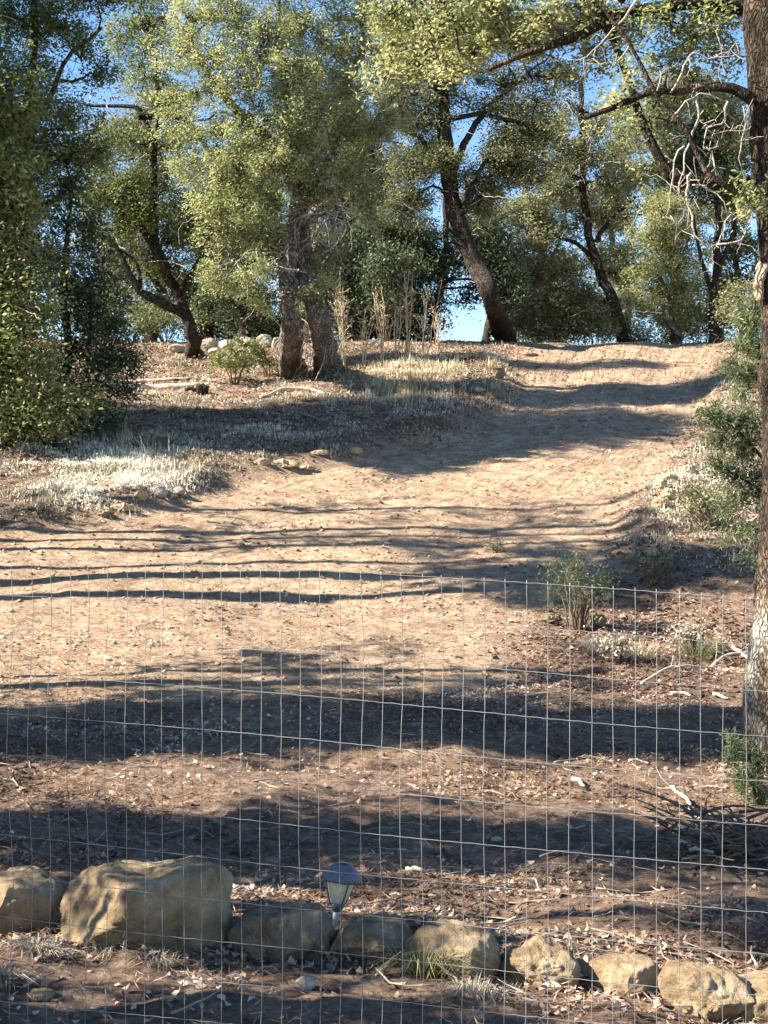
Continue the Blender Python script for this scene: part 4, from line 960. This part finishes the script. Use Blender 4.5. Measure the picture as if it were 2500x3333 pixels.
ROW = 'boulders in the row behind the fence'
rock('tan boulder at the left edge with a sunlit top', [(-90, 2860), (-20, 2835), (80, 2832), (140, 2850), (185, 2870), (200, 2905), (190, 2960), (185, 3005), (120, 3025), (20, 3010), (-60, 3030), (-110, 2950)], None, .45, M['limestone'], group=ROW, seed=1)
rock('biggest boulder, a broad two humped tan block', [(192, 2885), (240, 2862), (285, 2826), (350, 2824), (420, 2830), (480, 2834), (520, 2826), (580, 2808), (680, 2810), (744, 2830), (756, 2900), (752, 3010), (720, 3080), (600, 3080), (470, 3065), (330, 3065), (240, 3085), (205, 3020), (200, 2940)], None, .5, M['limestone'], group=ROW, seed=14, rough=.05, nu=110, nv=44, flat=.5)
rock('low brown boulder between the biggest boulder and the path light', [(738, 3075), (760, 3020), (800, 2975), (860, 2955), (960, 2948), (1050, 2958), (1085, 2990), (1085, 3050), (1040, 3095), (940, 3105), (850, 3105), (780, 3092)], None, .38, M['limestone_brown'], group=ROW, seed=3)
rock('wedge shaped brown boulder right of the path light', [(1076, 3085), (1100, 3055), (1130, 3010), (1180, 2990), (1260, 2988), (1330, 3010), (1338, 3080), (1300, 3130), (1230, 3140), (1150, 3125), (1090, 3110)], None, .36, M['limestone_brown'], group=ROW, seed=4)
rock('cream boulder sloping left with a dry grass tuft before it', [(1308, 3110), (1330, 3065), (1380, 3025), (1440, 3012), (1520, 3020), (1590, 3040), (1622, 3090), (1618, 3150), (1560, 3175), (1450, 3178), (1360, 3165), (1312, 3145)], None, .36, M['limestone'], group=ROW, seed=5)
rock('flat stone peeping over the back of the cream boulder', [(1330, 3040), (1360, 3005), (1430, 2996), (1500, 3003), (1560, 3030), (1500, 3060), (1400, 3070)], 5.3, .25, M['limestone_brown'], name='flat_stone', seed=6, cat='stone')
rock('peaked yellow boulder in the middle of the right hand row', [(1628, 3165), (1645, 3110), (1700, 3098), (1730, 3070), (1765, 3062), (1800, 3085), (1870, 3100), (1885, 3150), (1850, 3195), (1760, 3205), (1680, 3185)], None, .32, M['limestone'], group=ROW, seed=7)
rock('small dark stone wedged between two yellow boulders', [(1850, 3180), (1862, 3130), (1890, 3118), (1912, 3140), (1915, 3200), (1880, 3210)], 4.88, .16, M['limestone_brown'], name='wedged_stone', seed=8, cat='stone')
rock('squarish yellow boulder with a bright left face', [(1912, 3135), (1960, 3122), (2050, 3120), (2120, 3120), (2145, 3150), (2140, 3210), (2090, 3230), (2000, 3235), (1950, 3240), (1925, 3200)], None, .3, M['limestone'], group=ROW, seed=9)
rock('broad grey tan boulder second from the right edge', [(2142, 3160), (2200, 3145), (2290, 3150), (2370, 3165), (2430, 3200), (2440, 3240), (2380, 3275), (2320, 3310), (2240, 3280), (2190, 3262), (2150, 3240)], None, .34, M['limestone'], group=ROW, seed=10)
rock('boulder cut by the right edge, lowest of the row', [(2362, 3240), (2380, 3205), (2440, 3195), (2500, 3180), (2620, 3190), (2680, 3260), (2640, 3380), (2500, 3400), (2400, 3380), (2360, 3310)], None, .34, M['limestone'], group=ROW, seed=11)
def stone(label, px, py, w, h, mat, depth=None, seed=0, name='stone', group=None, rough=.16):
    b = HIT(px, py)
    k = rng.integers(7, 10)
    ol = []
    for i in range(k):
        a = 2 * math.pi * i / k
        ol.append((px + w * .5 * math.cos(a) * rng.uniform(.8, 1.1), py - h * .42 - h * .5 * math.sin(a) * rng.uniform(.8, 1.1)))
    d = depth or w * b.y / FPX * .7
    return rock(label, ol, b.y - d * .1, d, mat, name, group, seed, rough, 'stone', 40, 20, .45)
stone('round flat pale stone on the shaded soil below the path light', 995, 3222, 74, 46, M['stone_pale'], .06, 21)
stone('long flat grey stone near the lower left corner', 140, 3250, 95, 30, M['limestone_brown'], .12, 22)
stone('little stone left of the round flat one', 592, 3262, 40, 36, M['limestone_brown'], .05, 23)
stone('half buried stone behind the biggest boulder', 795, 2822, 55, 30, M['limestone_brown'], .1, 24)
stone('second half buried stone behind the biggest boulder, darker', 888, 2820, 60, 34, M['limestone_brown'], .12, 25)
stone('tiny pale chip by the broad grey tan boulder', 2145, 3285, 40, 40, M['stone_pale'], .05, 26)

WALL = 'pale stones heaped behind the oaks'
for i, (px, py, w, h, lab) in enumerate([(575, 1135, 60, 26, 'leftmost pale stone of the heap, left of the forked trunk'), (680, 1125, 70, 34, 'pale stone right of the forked trunk'), (740, 1122, 60, 30, 'pale stone behind the oak shrub'),
        (800, 1118, 60, 34, 'brownish stone in the middle of the heap'), (860, 1116, 70, 40, 'largest pale stone of the heap'), (905, 1124, 50, 36, 'pale stone touching the left twin trunk'), (640, 1136, 36, 22, 'small pale stone at the forked trunk'),
        (700, 1140, 50, 22, 'low pale stone at the front of the heap')]):
    stone(lab, px, py + 14, w, h * 1.2, M['stone_pale'], .22, 30 + i, 'pale_stone', WALL, .05)
EDGE = 'stones edging the drive'
for i, (px, py, w, h, lab) in enumerate([(1622, 1232, 44, 40, 'upright orange stone at the upper left edge of the drive'), (1598, 1262, 40, 26, 'low orange stone below the upright one'), (1560, 1278, 40, 18, 'flat stone at the foot of the straw grass'),
        (1652, 1210, 30, 18, 'small stone above the upright orange one'), (1730, 1160, 60, 12, 'dark flat stone near the crest of the drive'), (1590, 1290, 30, 14, 'pebble sized stone by the straw grass'),
        (2235, 1545, 60, 34, 'topmost yellow stone on the right edge of the drive'), (2180, 1565, 60, 26, 'yellow stone second from the top on the right edge'), (2150, 1590, 50, 36, 'yellow stone in the middle of the right edge pile'),
        (2175, 1625, 60, 40, 'largest yellow stone in the right edge pile'), (2150, 1655, 60, 36, 'lowest sunlit stone in the right edge pile'), (2120, 1812, 50, 36, 'tan stone in shade lower on the right edge'), (2100, 1835, 50, 24, 'flat tan stone beside the shaded one'),
        (930, 1522, 90, 30, 'wide yellow stone on the left edge of the drive'), (860, 1512, 50, 24, 'small yellow stone left of the wide one'), (1000, 1530, 60, 16, 'flat stone right of the wide one'), (1155, 1478, 50, 26, 'lone tan stone in the shaded band'),
        (1230, 1450, 60, 16, 'flat grey stone above the lone tan one'), (1040, 1480, 60, 16, 'flat stone left of the lone tan one'),
        (400, 1662, 90, 26, 'flat yellow stone on the lower left bank edge'), (460, 1625, 50, 36, 'leaning yellow slab on the lower left bank'), (520, 1618, 50, 40, 'pale upright slab beside the leaning one'), (580, 1610, 46, 26, 'small pale stone right of the upright slab'),
        (340, 1680, 70, 20, 'dark stone left of the flat yellow one'), (60, 1718, 70, 20, 'flat pale stone near the left edge of the photo'),
        (1915, 1950, 60, 50, 'yellow stone behind the dark sapling'), (1965, 1955, 60, 40, 'pale stone to the right of the dark sapling'), (1790, 2028, 80, 34, 'yellow stone low on the left of the dark sapling'), (1950, 2040, 60, 44, 'mossy yellow stone below the dark sapling'),
        (2340, 1445, 36, 20, 'small stone on the right bank beside the sapling')]):
    stone(lab, px, py, w, h, M['stone_pale'] if ('pale' in lab) else M['limestone_brown'] if ('grey' in lab or 'dark' in lab or 'orange' in lab) else M['stone_yellow'], None, 50 + i, 'edge_stone', EDGE, .2)
# clods and stones beneath the left bank
for i, (px, py, w, h) in enumerate([(2330, 580 + 2380, 40, 18), (1290, 2920, 44, 16), (1620, 2740, 40, 18)]):
    stone(['loose stone at the far right behind the boulder row', 'light stone chip behind the cream boulder', 'loose chip at the centre right of the litter'][i], px, py, w, h, M['stone_pale'], None, 90 + i, 'stone')

# ------------------------------------------------------------------ logs and fallen branches
def stick(name, label, cat, pts, r0, r1, mat, group=None, lift=.5, wob=.02, side=0, sides=9):
    W3 = []
    for px, py, up in pts:
        h = HIT(px, py); W3.append(h + Vector((0, 0, up + r0 * lift)))
    mb = MB(); A = curve_pts(W3, .05, wob); mb.tube(A, np.linspace(r0, r1, len(A)), sides, .12)
    if side:
        sb = mb
        for k in range(side):
            p = A[int(rng.integers(1, len(A)))]; e = p + np.array([J(.12), J(.12), abs(J(.06))])
            sb.tube(curve_pts([p, (p + e) / 2 + rng.normal(0, .015, 3), e], .04, .01), np.linspace(r1 * .5, r1 * .25, len(curve_pts([p, (p + e) / 2, e], .04))) if False else r1 * .4, 4, cap=False)
    root = mb.build(name, mat, None, tuple(W3[0]))
    return tag(root, label, cat, group)
stick('fallen_log', 'bleached white log lying below the oak scrub, sunlit', 'log', [(395, 1272, 0), (480, 1268, 0), (560, 1266, 0), (645, 1262, 0)], .055, .04, M['wood_pink'])
stick('fallen_log', 'pinkish grey log just above the bleached one', 'log', [(380, 1250, 0), (470, 1244, 0), (580, 1240, 0), (620, 1238, 0)], .035, .025, M['wood_pink'])
stick('fallen_log', 'curved pale branch right of the dark stump', 'log', [(850, 1296, 0), (930, 1275, .03), (1000, 1276, .04), (1060, 1284, 0)], .025, .018, M['wood_pale'], side=3)
stick('fallen_log', 'thin dark pole beside the bleached log end', 'log', [(560, 1240, 0), (640, 1240, 0), (730, 1250, 0)], .02, .012, M['bark_dark'])
def stump(px, py, label):
    b = HIT(px, py); mb = MB()
    mb.tube(curve_pts([b - Vector((0, 0, .05)), b + Vector((.01, 0, .05)), b + Vector((.02, 0, .11))], .03, .01), .07, 12, .3)
    mb.tube(curve_pts([b + Vector((0, 0, .03)), b + Vector((-.12, -.02, .08)), b + Vector((-.2, -.03, .06))], .04, .01), .025, 7, .3)
    o = mb.build('stump', M['bark_dark'], None, tuple(b)); tag(o, label, 'stump')
stump(655, 1285, 'small dark stump at the right end of the bleached log')
BR = 'fallen bleached branches at the right'
for pts, r0, lab, sd in [
    ([(2180, 2580, .02), (2215, 2630, .03), (2240, 2665, .03), (2290, 2690, .02)], .011, 'long bent bleached branch, highest of those at the right', 3),
    ([(2215, 2725, .03), (2270, 2740, .03), (2330, 2768, .02)], .011, 'straight pale stick above the jagged one', 0),
    ([(2212, 2763, .02), (2245, 2785, .02), (2265, 2792, .03), (2320, 2798, .02)], .013, 'jagged bleached stick lowest at the right', 0),
    ([(2280, 2708, .04), (2330, 2705, .04), (2380, 2708, .03)], .010, 'short horizontal pale stick by the right brush pile', 0),
    ([(2090, 2240, .02), (2170, 2210, .06), (2260, 2200, .06), (2360, 2190, .05)], .010, 'long arching pale twig in the litter below the sapling', 4),
    ([(2380, 2130, .05), (2420, 2160, .06), (2460, 2180, .03), (2500, 2195, .02)], .014, 'pale branch leaning against the right trunk', 3),
    ([(2300, 2190, .03), (2370, 2160, .06), (2440, 2150, .06)], .011, 'forked pale twig left of the leaning branch', 3),
    ([(2180, 2263, .01), (2220, 2266, .02), (2250, 2274, .01)], .014, 'short white stick lying in the sun', 0),
    ([(2320, 2270, .01), (2345, 2276, .01), (2370, 2282, .01)], .012, 'short white stick nearest the right trunk', 0),
    ([(1860, 2545, .01), (1880, 2555, .02), (1902, 2570, .01)], .013, 'short bleached chip of wood on the sunlit litter', 0),
    ([(2050, 2485, .01), (2075, 2480, .01), (2110, 2492, .01)], .008, 'thin white stick at the edge of the shade', 0),
    ([(1325, 2840, .01), (1355, 2850, .01), (1385, 2853, .01)], .012, 'white stick right of the path light', 0),
    ([(1600, 2910, .01), (1630, 2905, .01), (1660, 2915, .01)], .009, 'small pale stick before the right shade', 0),
    ([(1700, 2280, .02), (1780, 2270, .03), (1860, 2266, .02)], .005, 'hair thin twig lying across the shade edge', 1),
    ([(1845, 2695, .02), (1870, 2712, .02), (1905, 2712, .03)], .005, 'small hooked twig in the middle shade', 0)]:
    stick('fallen_branch', lab, 'branch', pts, r0, r0 * .55, M['wood_pale'], BR, side=sd)
def brush_pile():
    root = empty('brush_pile', HIT(2440, 2800), 'heap of dark dead twigs at the right edge below the juniper sprig', 'brush pile')
    mb = MB(); b = root.location
    for i in range(170):
        p = b + Vector((J(.17), J(.28), .02 + abs(J(.06)))); d = Vector((rng.uniform(-1, 1), rng.uniform(-1, 1), rng.uniform(-.15, .35))).normalized()
        L = rng.uniform(.1, .4); q = p + d * L; q.z = max(q.z, G(q.x, q.y) + .01); p.z = max(p.z, G(p.x, p.y))
        A = curve_pts([p, (p + q) / 2 + Vector((J(.02), J(.02), J(.02))), q], .06, .015); mb.tube(A, np.linspace(.006, .0025, len(A)) * rng.uniform(.6, 1.5), 4)
    mb.build('twigs', M['twig_brown'], root, tuple(b))
brush_pile()

# ------------------------------------------------------------------ foreground grass tufts
def tuft(label, px, py, w, h, mat, n=120, green=False, cat='grass tuft'):
    b = HIT(px, py); s = b.y / FPX
    A = []; mb = MB()
    P = np.array([tuple(b)]) + rng.normal(0, 1, (n, 3)) * np.array([w * s * .28, w * s * .22, 0])
    P[:, 2] = ground(P[:, 0], P[:, 1]) - .005
    out = unit((P - np.array(b)) * np.array([1, 1, 0]) + rng.normal(0, .02, (n, 3)) * np.array([1, 1, 0]))
    hh = h * s * (.35 + .75 * rng.random(n)); ln = rng.uniform(.3, 1.9, n)[:, None]
    m = P + out * (hh[:, None] * ln * .35) + np.array([0, 0, 1]) * (hh * .62)[:, None]
    t = P + out * (hh[:, None] * ln * .95) + np.array([0, 0, 1]) * (hh * (1 - .42 * ln[:, 0]))[:, None] + rng.normal(0, .008, (n, 3))
    sd = unit(np.cross(out, [0, 0, 1]) + rng.normal(0, .3, (n, 3))) * .0012
    V = np.stack([P - sd, P + sd, m + sd, t, m - sd], 1)
    I = np.arange(n)[:, None] * 5
    Q = I + np.array([[0, 1, 2, 4]]); T = I + np.array([[4, 2, 3]])
    o = mesh_np('grass_tuft', V.reshape(-1, 3), [Q, T], mat, None, rng.random(2 * n), False, tuple(b)); tag(o, label, cat, 'grass tufts around the boulder row')
tuft('grey woolly tuft below the leftmost boulder', 130, 3100, 140, 60, M['tuft'], 800)
tuft('sparse dry tuft before the biggest boulder', 330, 3110, 100, 70, M['tuft'], 60)
tuft('white dry tuft under the right half of the biggest boulder', 520, 3135, 100, 50, M['tuft'], 160)
tuft('grey tuft at the lower left corner', 10, 3200, 80, 80, M['tuft'], 200)
tuft('green and straw tuft leaning on the cream boulder', 1385, 3165, 110, 140, M['greengrass'] if 'greengrass' in M else M['olive'], 360)
tuft('pale grass tuft on the sunlit soil before the cream boulder', 1545, 3240, 140, 70, M['tuft'], 320)
tuft('thin tuft at the foot of the peaked boulder', 1700, 3215, 80, 70, M['straw'], 90)
tuft('green tuft in the litter left of the right trunk', 2260, 2140, 90, 110, M['olive'], 260)
tuft('straw tuft near the litter edge, right of the drive', 2080, 2140, 110, 70, M['straw'], 260)
tuft('small tuft beside the pale weed', 1950, 2120, 80, 70, M['greystraw'], 260)
tuft('tiny tuft at the lower right corner', 2440, 3345, 80, 60, M['greystraw'], 90)

# ------------------------------------------------------------------ path light
def path_light():
    b = HIT(1088, 3070, 4.4, 6); Yb = 5.2
    x0 = (1088 - 1250) / FPX * Yb; b = Vector((x0, Yb, G(x0, Yb)))
    root = empty('path_light', b, 'solar path light with a grey cap and yellowed lens, tilted behind the boulders', 'path light')
    top = PX(1118, 2812, Yb)
    ax = (top - b); Lh = ax.length
    q = ax.to_track_quat('Z', 'Y').to_matrix().to_4x4()
    def lathe(name, prof, n, mat, smooth=True, rot=0.0, caps=True, par=root):
        V = []
        for r, z in prof:
            for k in range(n):
                a = 2 * math.pi * k / n + rot; V.append(q @ Vector((r * math.cos(a), r * math.sin(a), z)))
        V = np.array([tuple(v) for v in V]); Q = []
        for i in range(len(prof) - 1):
            for k in range(n): Q.append((i * n + k, i * n + (k + 1) % n, (i + 1) * n + (k + 1) % n, (i + 1) * n + k))
        return mesh_np(name, V, [np.array(Q)], mat, par, None, smooth)
    z = Lh
    cap = lathe('cap', [(.0005, z - .001), (.028, z - .001), (.034, z - .005), (.052, z - .022), (.066, z - .040), (.067, z - .050), (.063, z - .051), (.05, z - .046), (.0005, z - .044)], 8, M['cap_grey'], False, .2)
    lathe('solar_panel', [(.0005, z + .0035), (.021, z + .0035), (.022, z + .001), (.022, z - .003)], 4, M['panel'], False, .785, par=cap)
    lathe('lens', [(.0005, z - .047), (.046, z - .047), (.043, z - .06), (.034, z - .09), (.024, z - .118), (.019, z - .126), (.0005, z - .127)], 24, M['lens'])
    for k in range(4):
        a = .5 + k * math.pi / 2; mb = MB()
        mb.tube([q @ Vector((math.cos(a) * r, math.sin(a) * r, zz)) for r, zz in ((.054, z - .045), (.044, z - .08), (.030, z - .118), (.022, z - .13))], .0026, 6)
        mb.build('strut', M['cap_grey'], root)
    lathe('collar', [(.0005, z - .122), (.021, z - .124), (.024, z - .13), (.018, z - .142), (.012, z - .15), (.0005, z - .151)], 16, M['cap_grey'])
    lathe('stake', [(.0005, z - .14), (.0105, z - .141), (.0095, z - .2), (.0095, -.02), (.002, -.10)], 10, M['cap_light'])
M['cap_grey'] = plain_mat('grey_plastic', (.10, .11, .135), .5)
M['cap_light'] = plain_mat('pale_plastic', (.34, .35, .37), .45)
M['panel'] = plain_mat('solar_cell', (.02, .025, .045), .15)
M['lens'] = plain_mat('yellowed_lens', (.70, .64, .42), .35)
path_light()

# ------------------------------------------------------------------ wire fence
def fence():
    A = np.array([-.977, 4.23, H - .116]); B = np.array([.882, 3.82, H - .200])
    d = (B - A); Lh = math.hypot(d[0], d[1]); u = d / Lh              # per metre along the run
    base = A - u * 1.6; x0 = -1.6; x1 = Lh + 1.6
    g0 = A + u * (x1 + x0) / 2
    root = empty('wire_fence', (float(g0[0]), float(g0[1]), G(g0[0], g0[1])), 'welded wire fence of tall rectangular mesh in front of the boulders', 'fence')
    org = tuple(root.location)
    step, row = .0508, .1016
    n = int((x1 - x0) / step)
    nrm = np.array([-u[1], u[0], 0])
    def pt(s, k):       # s metres along, k rows below the top
        p = A + u * s; bulge = .018 * math.sin(s * 2.1 + .6) + .008 * math.sin(s * 5.3 + k)
        sag = .010 * math.sin(s * 1.7 + k * .4)
        return p + nrm * (bulge + .01 * math.sin(k * .9)) + np.array([0, 0, -row * k + sag])
    rows = 12
    sx = [x0 + i * step + J(.0016) for i in range(n + 1)]
    mb = MB()
    for i, s in enumerate(sx):
        P = []
        dx = 0
        for k in np.arange(-.06, rows + .001, .25):
            dx += J(.0005); dx *= .92
            P.append(pt(s + dx, k))
        mb.tube(P, .0008, 5)
    mb.build('upright_wires', M['wire'], root, org)
    mb = MB()
    for k in range(rows + 1):
        P = []
        for i, s in enumerate(sx):
            for t in (0, .5):
                P.append(pt(s + t * step, k) + np.array([0, 0, (.0007 if t else -.0005) + J(.0003)]) - nrm * .0022)
        mb.tube(P, .0008, 5)
    mb.build('line_wires', M['wire'], root, org)
    for s in (x0 + .06, x1 - .06):
        p = pt(s, 0); mb = MB(); z0 = G(p[0], p[1])
        q = np.array([p[0], p[1], 0]) + nrm * .03
        mb.tube([(q[0], q[1], z0 - .3), (q[0], q[1], z0 + .6), (q[0], q[1], p[2] + .12)], .016, 8)
        for zz in np.arange(z0 + .1, p[2], .1): mb.tube([(q[0], q[1], zz), tuple(np.array([q[0], q[1], zz]) - nrm * .026)], .005, 5)
        mb.build('fence_post', M['post'], root, org)
M['post'] = plain_mat('green_steel_post', (.06, .09, .06), .6, .2)
fence()

# ------------------------------------------------------------------ trees left of the view whose shade crosses the yard and drive
def side_tree(label, x, Y, trunk_h, r, zones, leaf=None, lean=(0, 0), dens=1.0, size=.06, stems=None):
    """zones: (dx, dy, height above ground, rx, ry, rz, cover)"""
    x = x * .77; Y = Y - math.tan(SUN_B) * abs(x)
    b = Vector((x, Y, G(x, Y)))
    top = max([z[2] for z in zones] + [trunk_h])
    st = [([b - Vector((0, 0, .1)), b + Vector((lean[0] * .3 + J(.05), lean[1] * .3, trunk_h * .5)), b + Vector((lean[0], lean[1], trunk_h)), b + Vector((lean[0] * 1.3 + J(.1), lean[1], top))], r, r * .75)]
    for s in (stems or []): st.append(([b + Vector(p) for p in s[0]], s[1], s[2]))
    bl = [(b + Vector((z[0] + lean[0], z[1] + lean[1], z[2])), (z[3], z[4], z[5]), z[6] * dens * .58, 0) for z in zones]
    return tree('shade_tree', label, 'tree', b, st, bl, leaf or M['oak_mid'], M['bark_dark'], size, .6, 'quad', 1.5, group='trees beside the yard, left of the view', tw_r=.014)
TS = math.tan(SUN_EL) / math.cos(0)
def rz(n, x0, x1, y, h0, h1, r, c):
    return [(rng.uniform(x0, x1), y + J(.25), h0 + (h1 - h0) * (i + .5) / n, r, r * .9, r * .7, c) for i in range(n)]
side_tree('leafy tree left of the yard shading the middle ground', -7.0, 9.65, 2.0, .12, rz(20, -.5, .5, 0, .9, 5.4, .80, 1.5))
side_tree('leafy tree left of the yard shading the near ground', -5.9, 7.05, 1.8, .12, rz(16, -.5, .5, -.15, .8, 5.2, .58, 1.5) + rz(4, -.4, .4, 1.0, .7, 1.9, .4, .9))
side_tree('leafy tree left of the boulder row shading it', -4.9, 4.45, 1.1, .10, rz(9, -.5, .5, 0, 1.0, 2.8, .36, 1.1))
side_tree('tall tree with a high small crown left of the boulder row', -5.6, 5.55, 3.2, .06, rz(6, -.3, .3, 0, 3.7, 5.1, .36, 1.2) + [(0, -.64, 2.95, .3, .17, .24, 2.0)] + rz(2, -.2, .2, -.4, 2.2, 2.8, .2, .6))
side_tree('straight bare trunked pine left of the drive', -6.6, 13.95, 4.6, .115, rz(7, -.4, .4, 0, 4.6, 6.6, .5, 1.0))
side_tree('second bare trunked pine left of the drive', -7.2, 13.45, 4.6, .09, rz(7, -.4, .4, 0, 4.4, 6.6, .5, 1.0), stems=[([(0, 0, 2.6), (.15, -.15, 3.2), (.2, -.12, 3.6)], .12, .05)])
side_tree('thin bare pole of a tree left of the drive', -7.3, 14.4, 5.0, .05, rz(4, -.4, .4, 0, 4.6, 6.2, .3, .5))
side_tree('thin open tree left of the drive', -7.4, 14.9, 3.0, .05, rz(9, -.6, .6, .2, 2.6, 6.5, .35, .25))
side_tree('thin open tree beside the left bank', -8.0, 15.5, 2.4, .06, rz(9, -.6, .6, .0, 2.4, 6.8, .35, .25))
side_tree('broad shade tree behind the tall oak', -8.2, 20.1, 1.6, .14, rz(20, -1.0, 1.0, 0, .8, 6.4, .95, 2.2))
side_tree('second shade tree behind the scrub oak', -6.2, 19.0, 1.4, .10, rz(14, -.5, .5, 0, .6, 4.4, .75, 2.2))
side_tree('thin tree left of the middle ground', -6.5, 11.3, 2.6, .05, rz(6, -.4, .4, 0, 2.2, 5.0, .30, .5))
side_tree('thin bare twiggy tree left of the upper drive', -7.8, 16.3, 2.6, .045, rz(9, -.6, .6, 0, 2.4, 6.4, .35, .3))
side_tree('slim bare pole left of the upper drive', -7.0, 15.2, 5.0, .04, rz(3, -.3, .3, 0, 4.8, 6.0, .3, .4))
side_tree('sparse tree dappling the middle ground', -7.6, 10.9, 2.2, .05, rz(7, -.5, .5, 0, 1.6, 4.6, .4, .25))
side_tree('sparse tree dappling the ground before the path light', -6.6, 6.1, 2.0, .05, rz(7, -.4, .4, 0, 1.5, 5.0, .3, .2))
side_tree('sparse tree over the lower drive', -8.4, 11.0, 2.6, .05, rz(8, -.6, .6, 0, 2.6, 6.0, .4, .2))
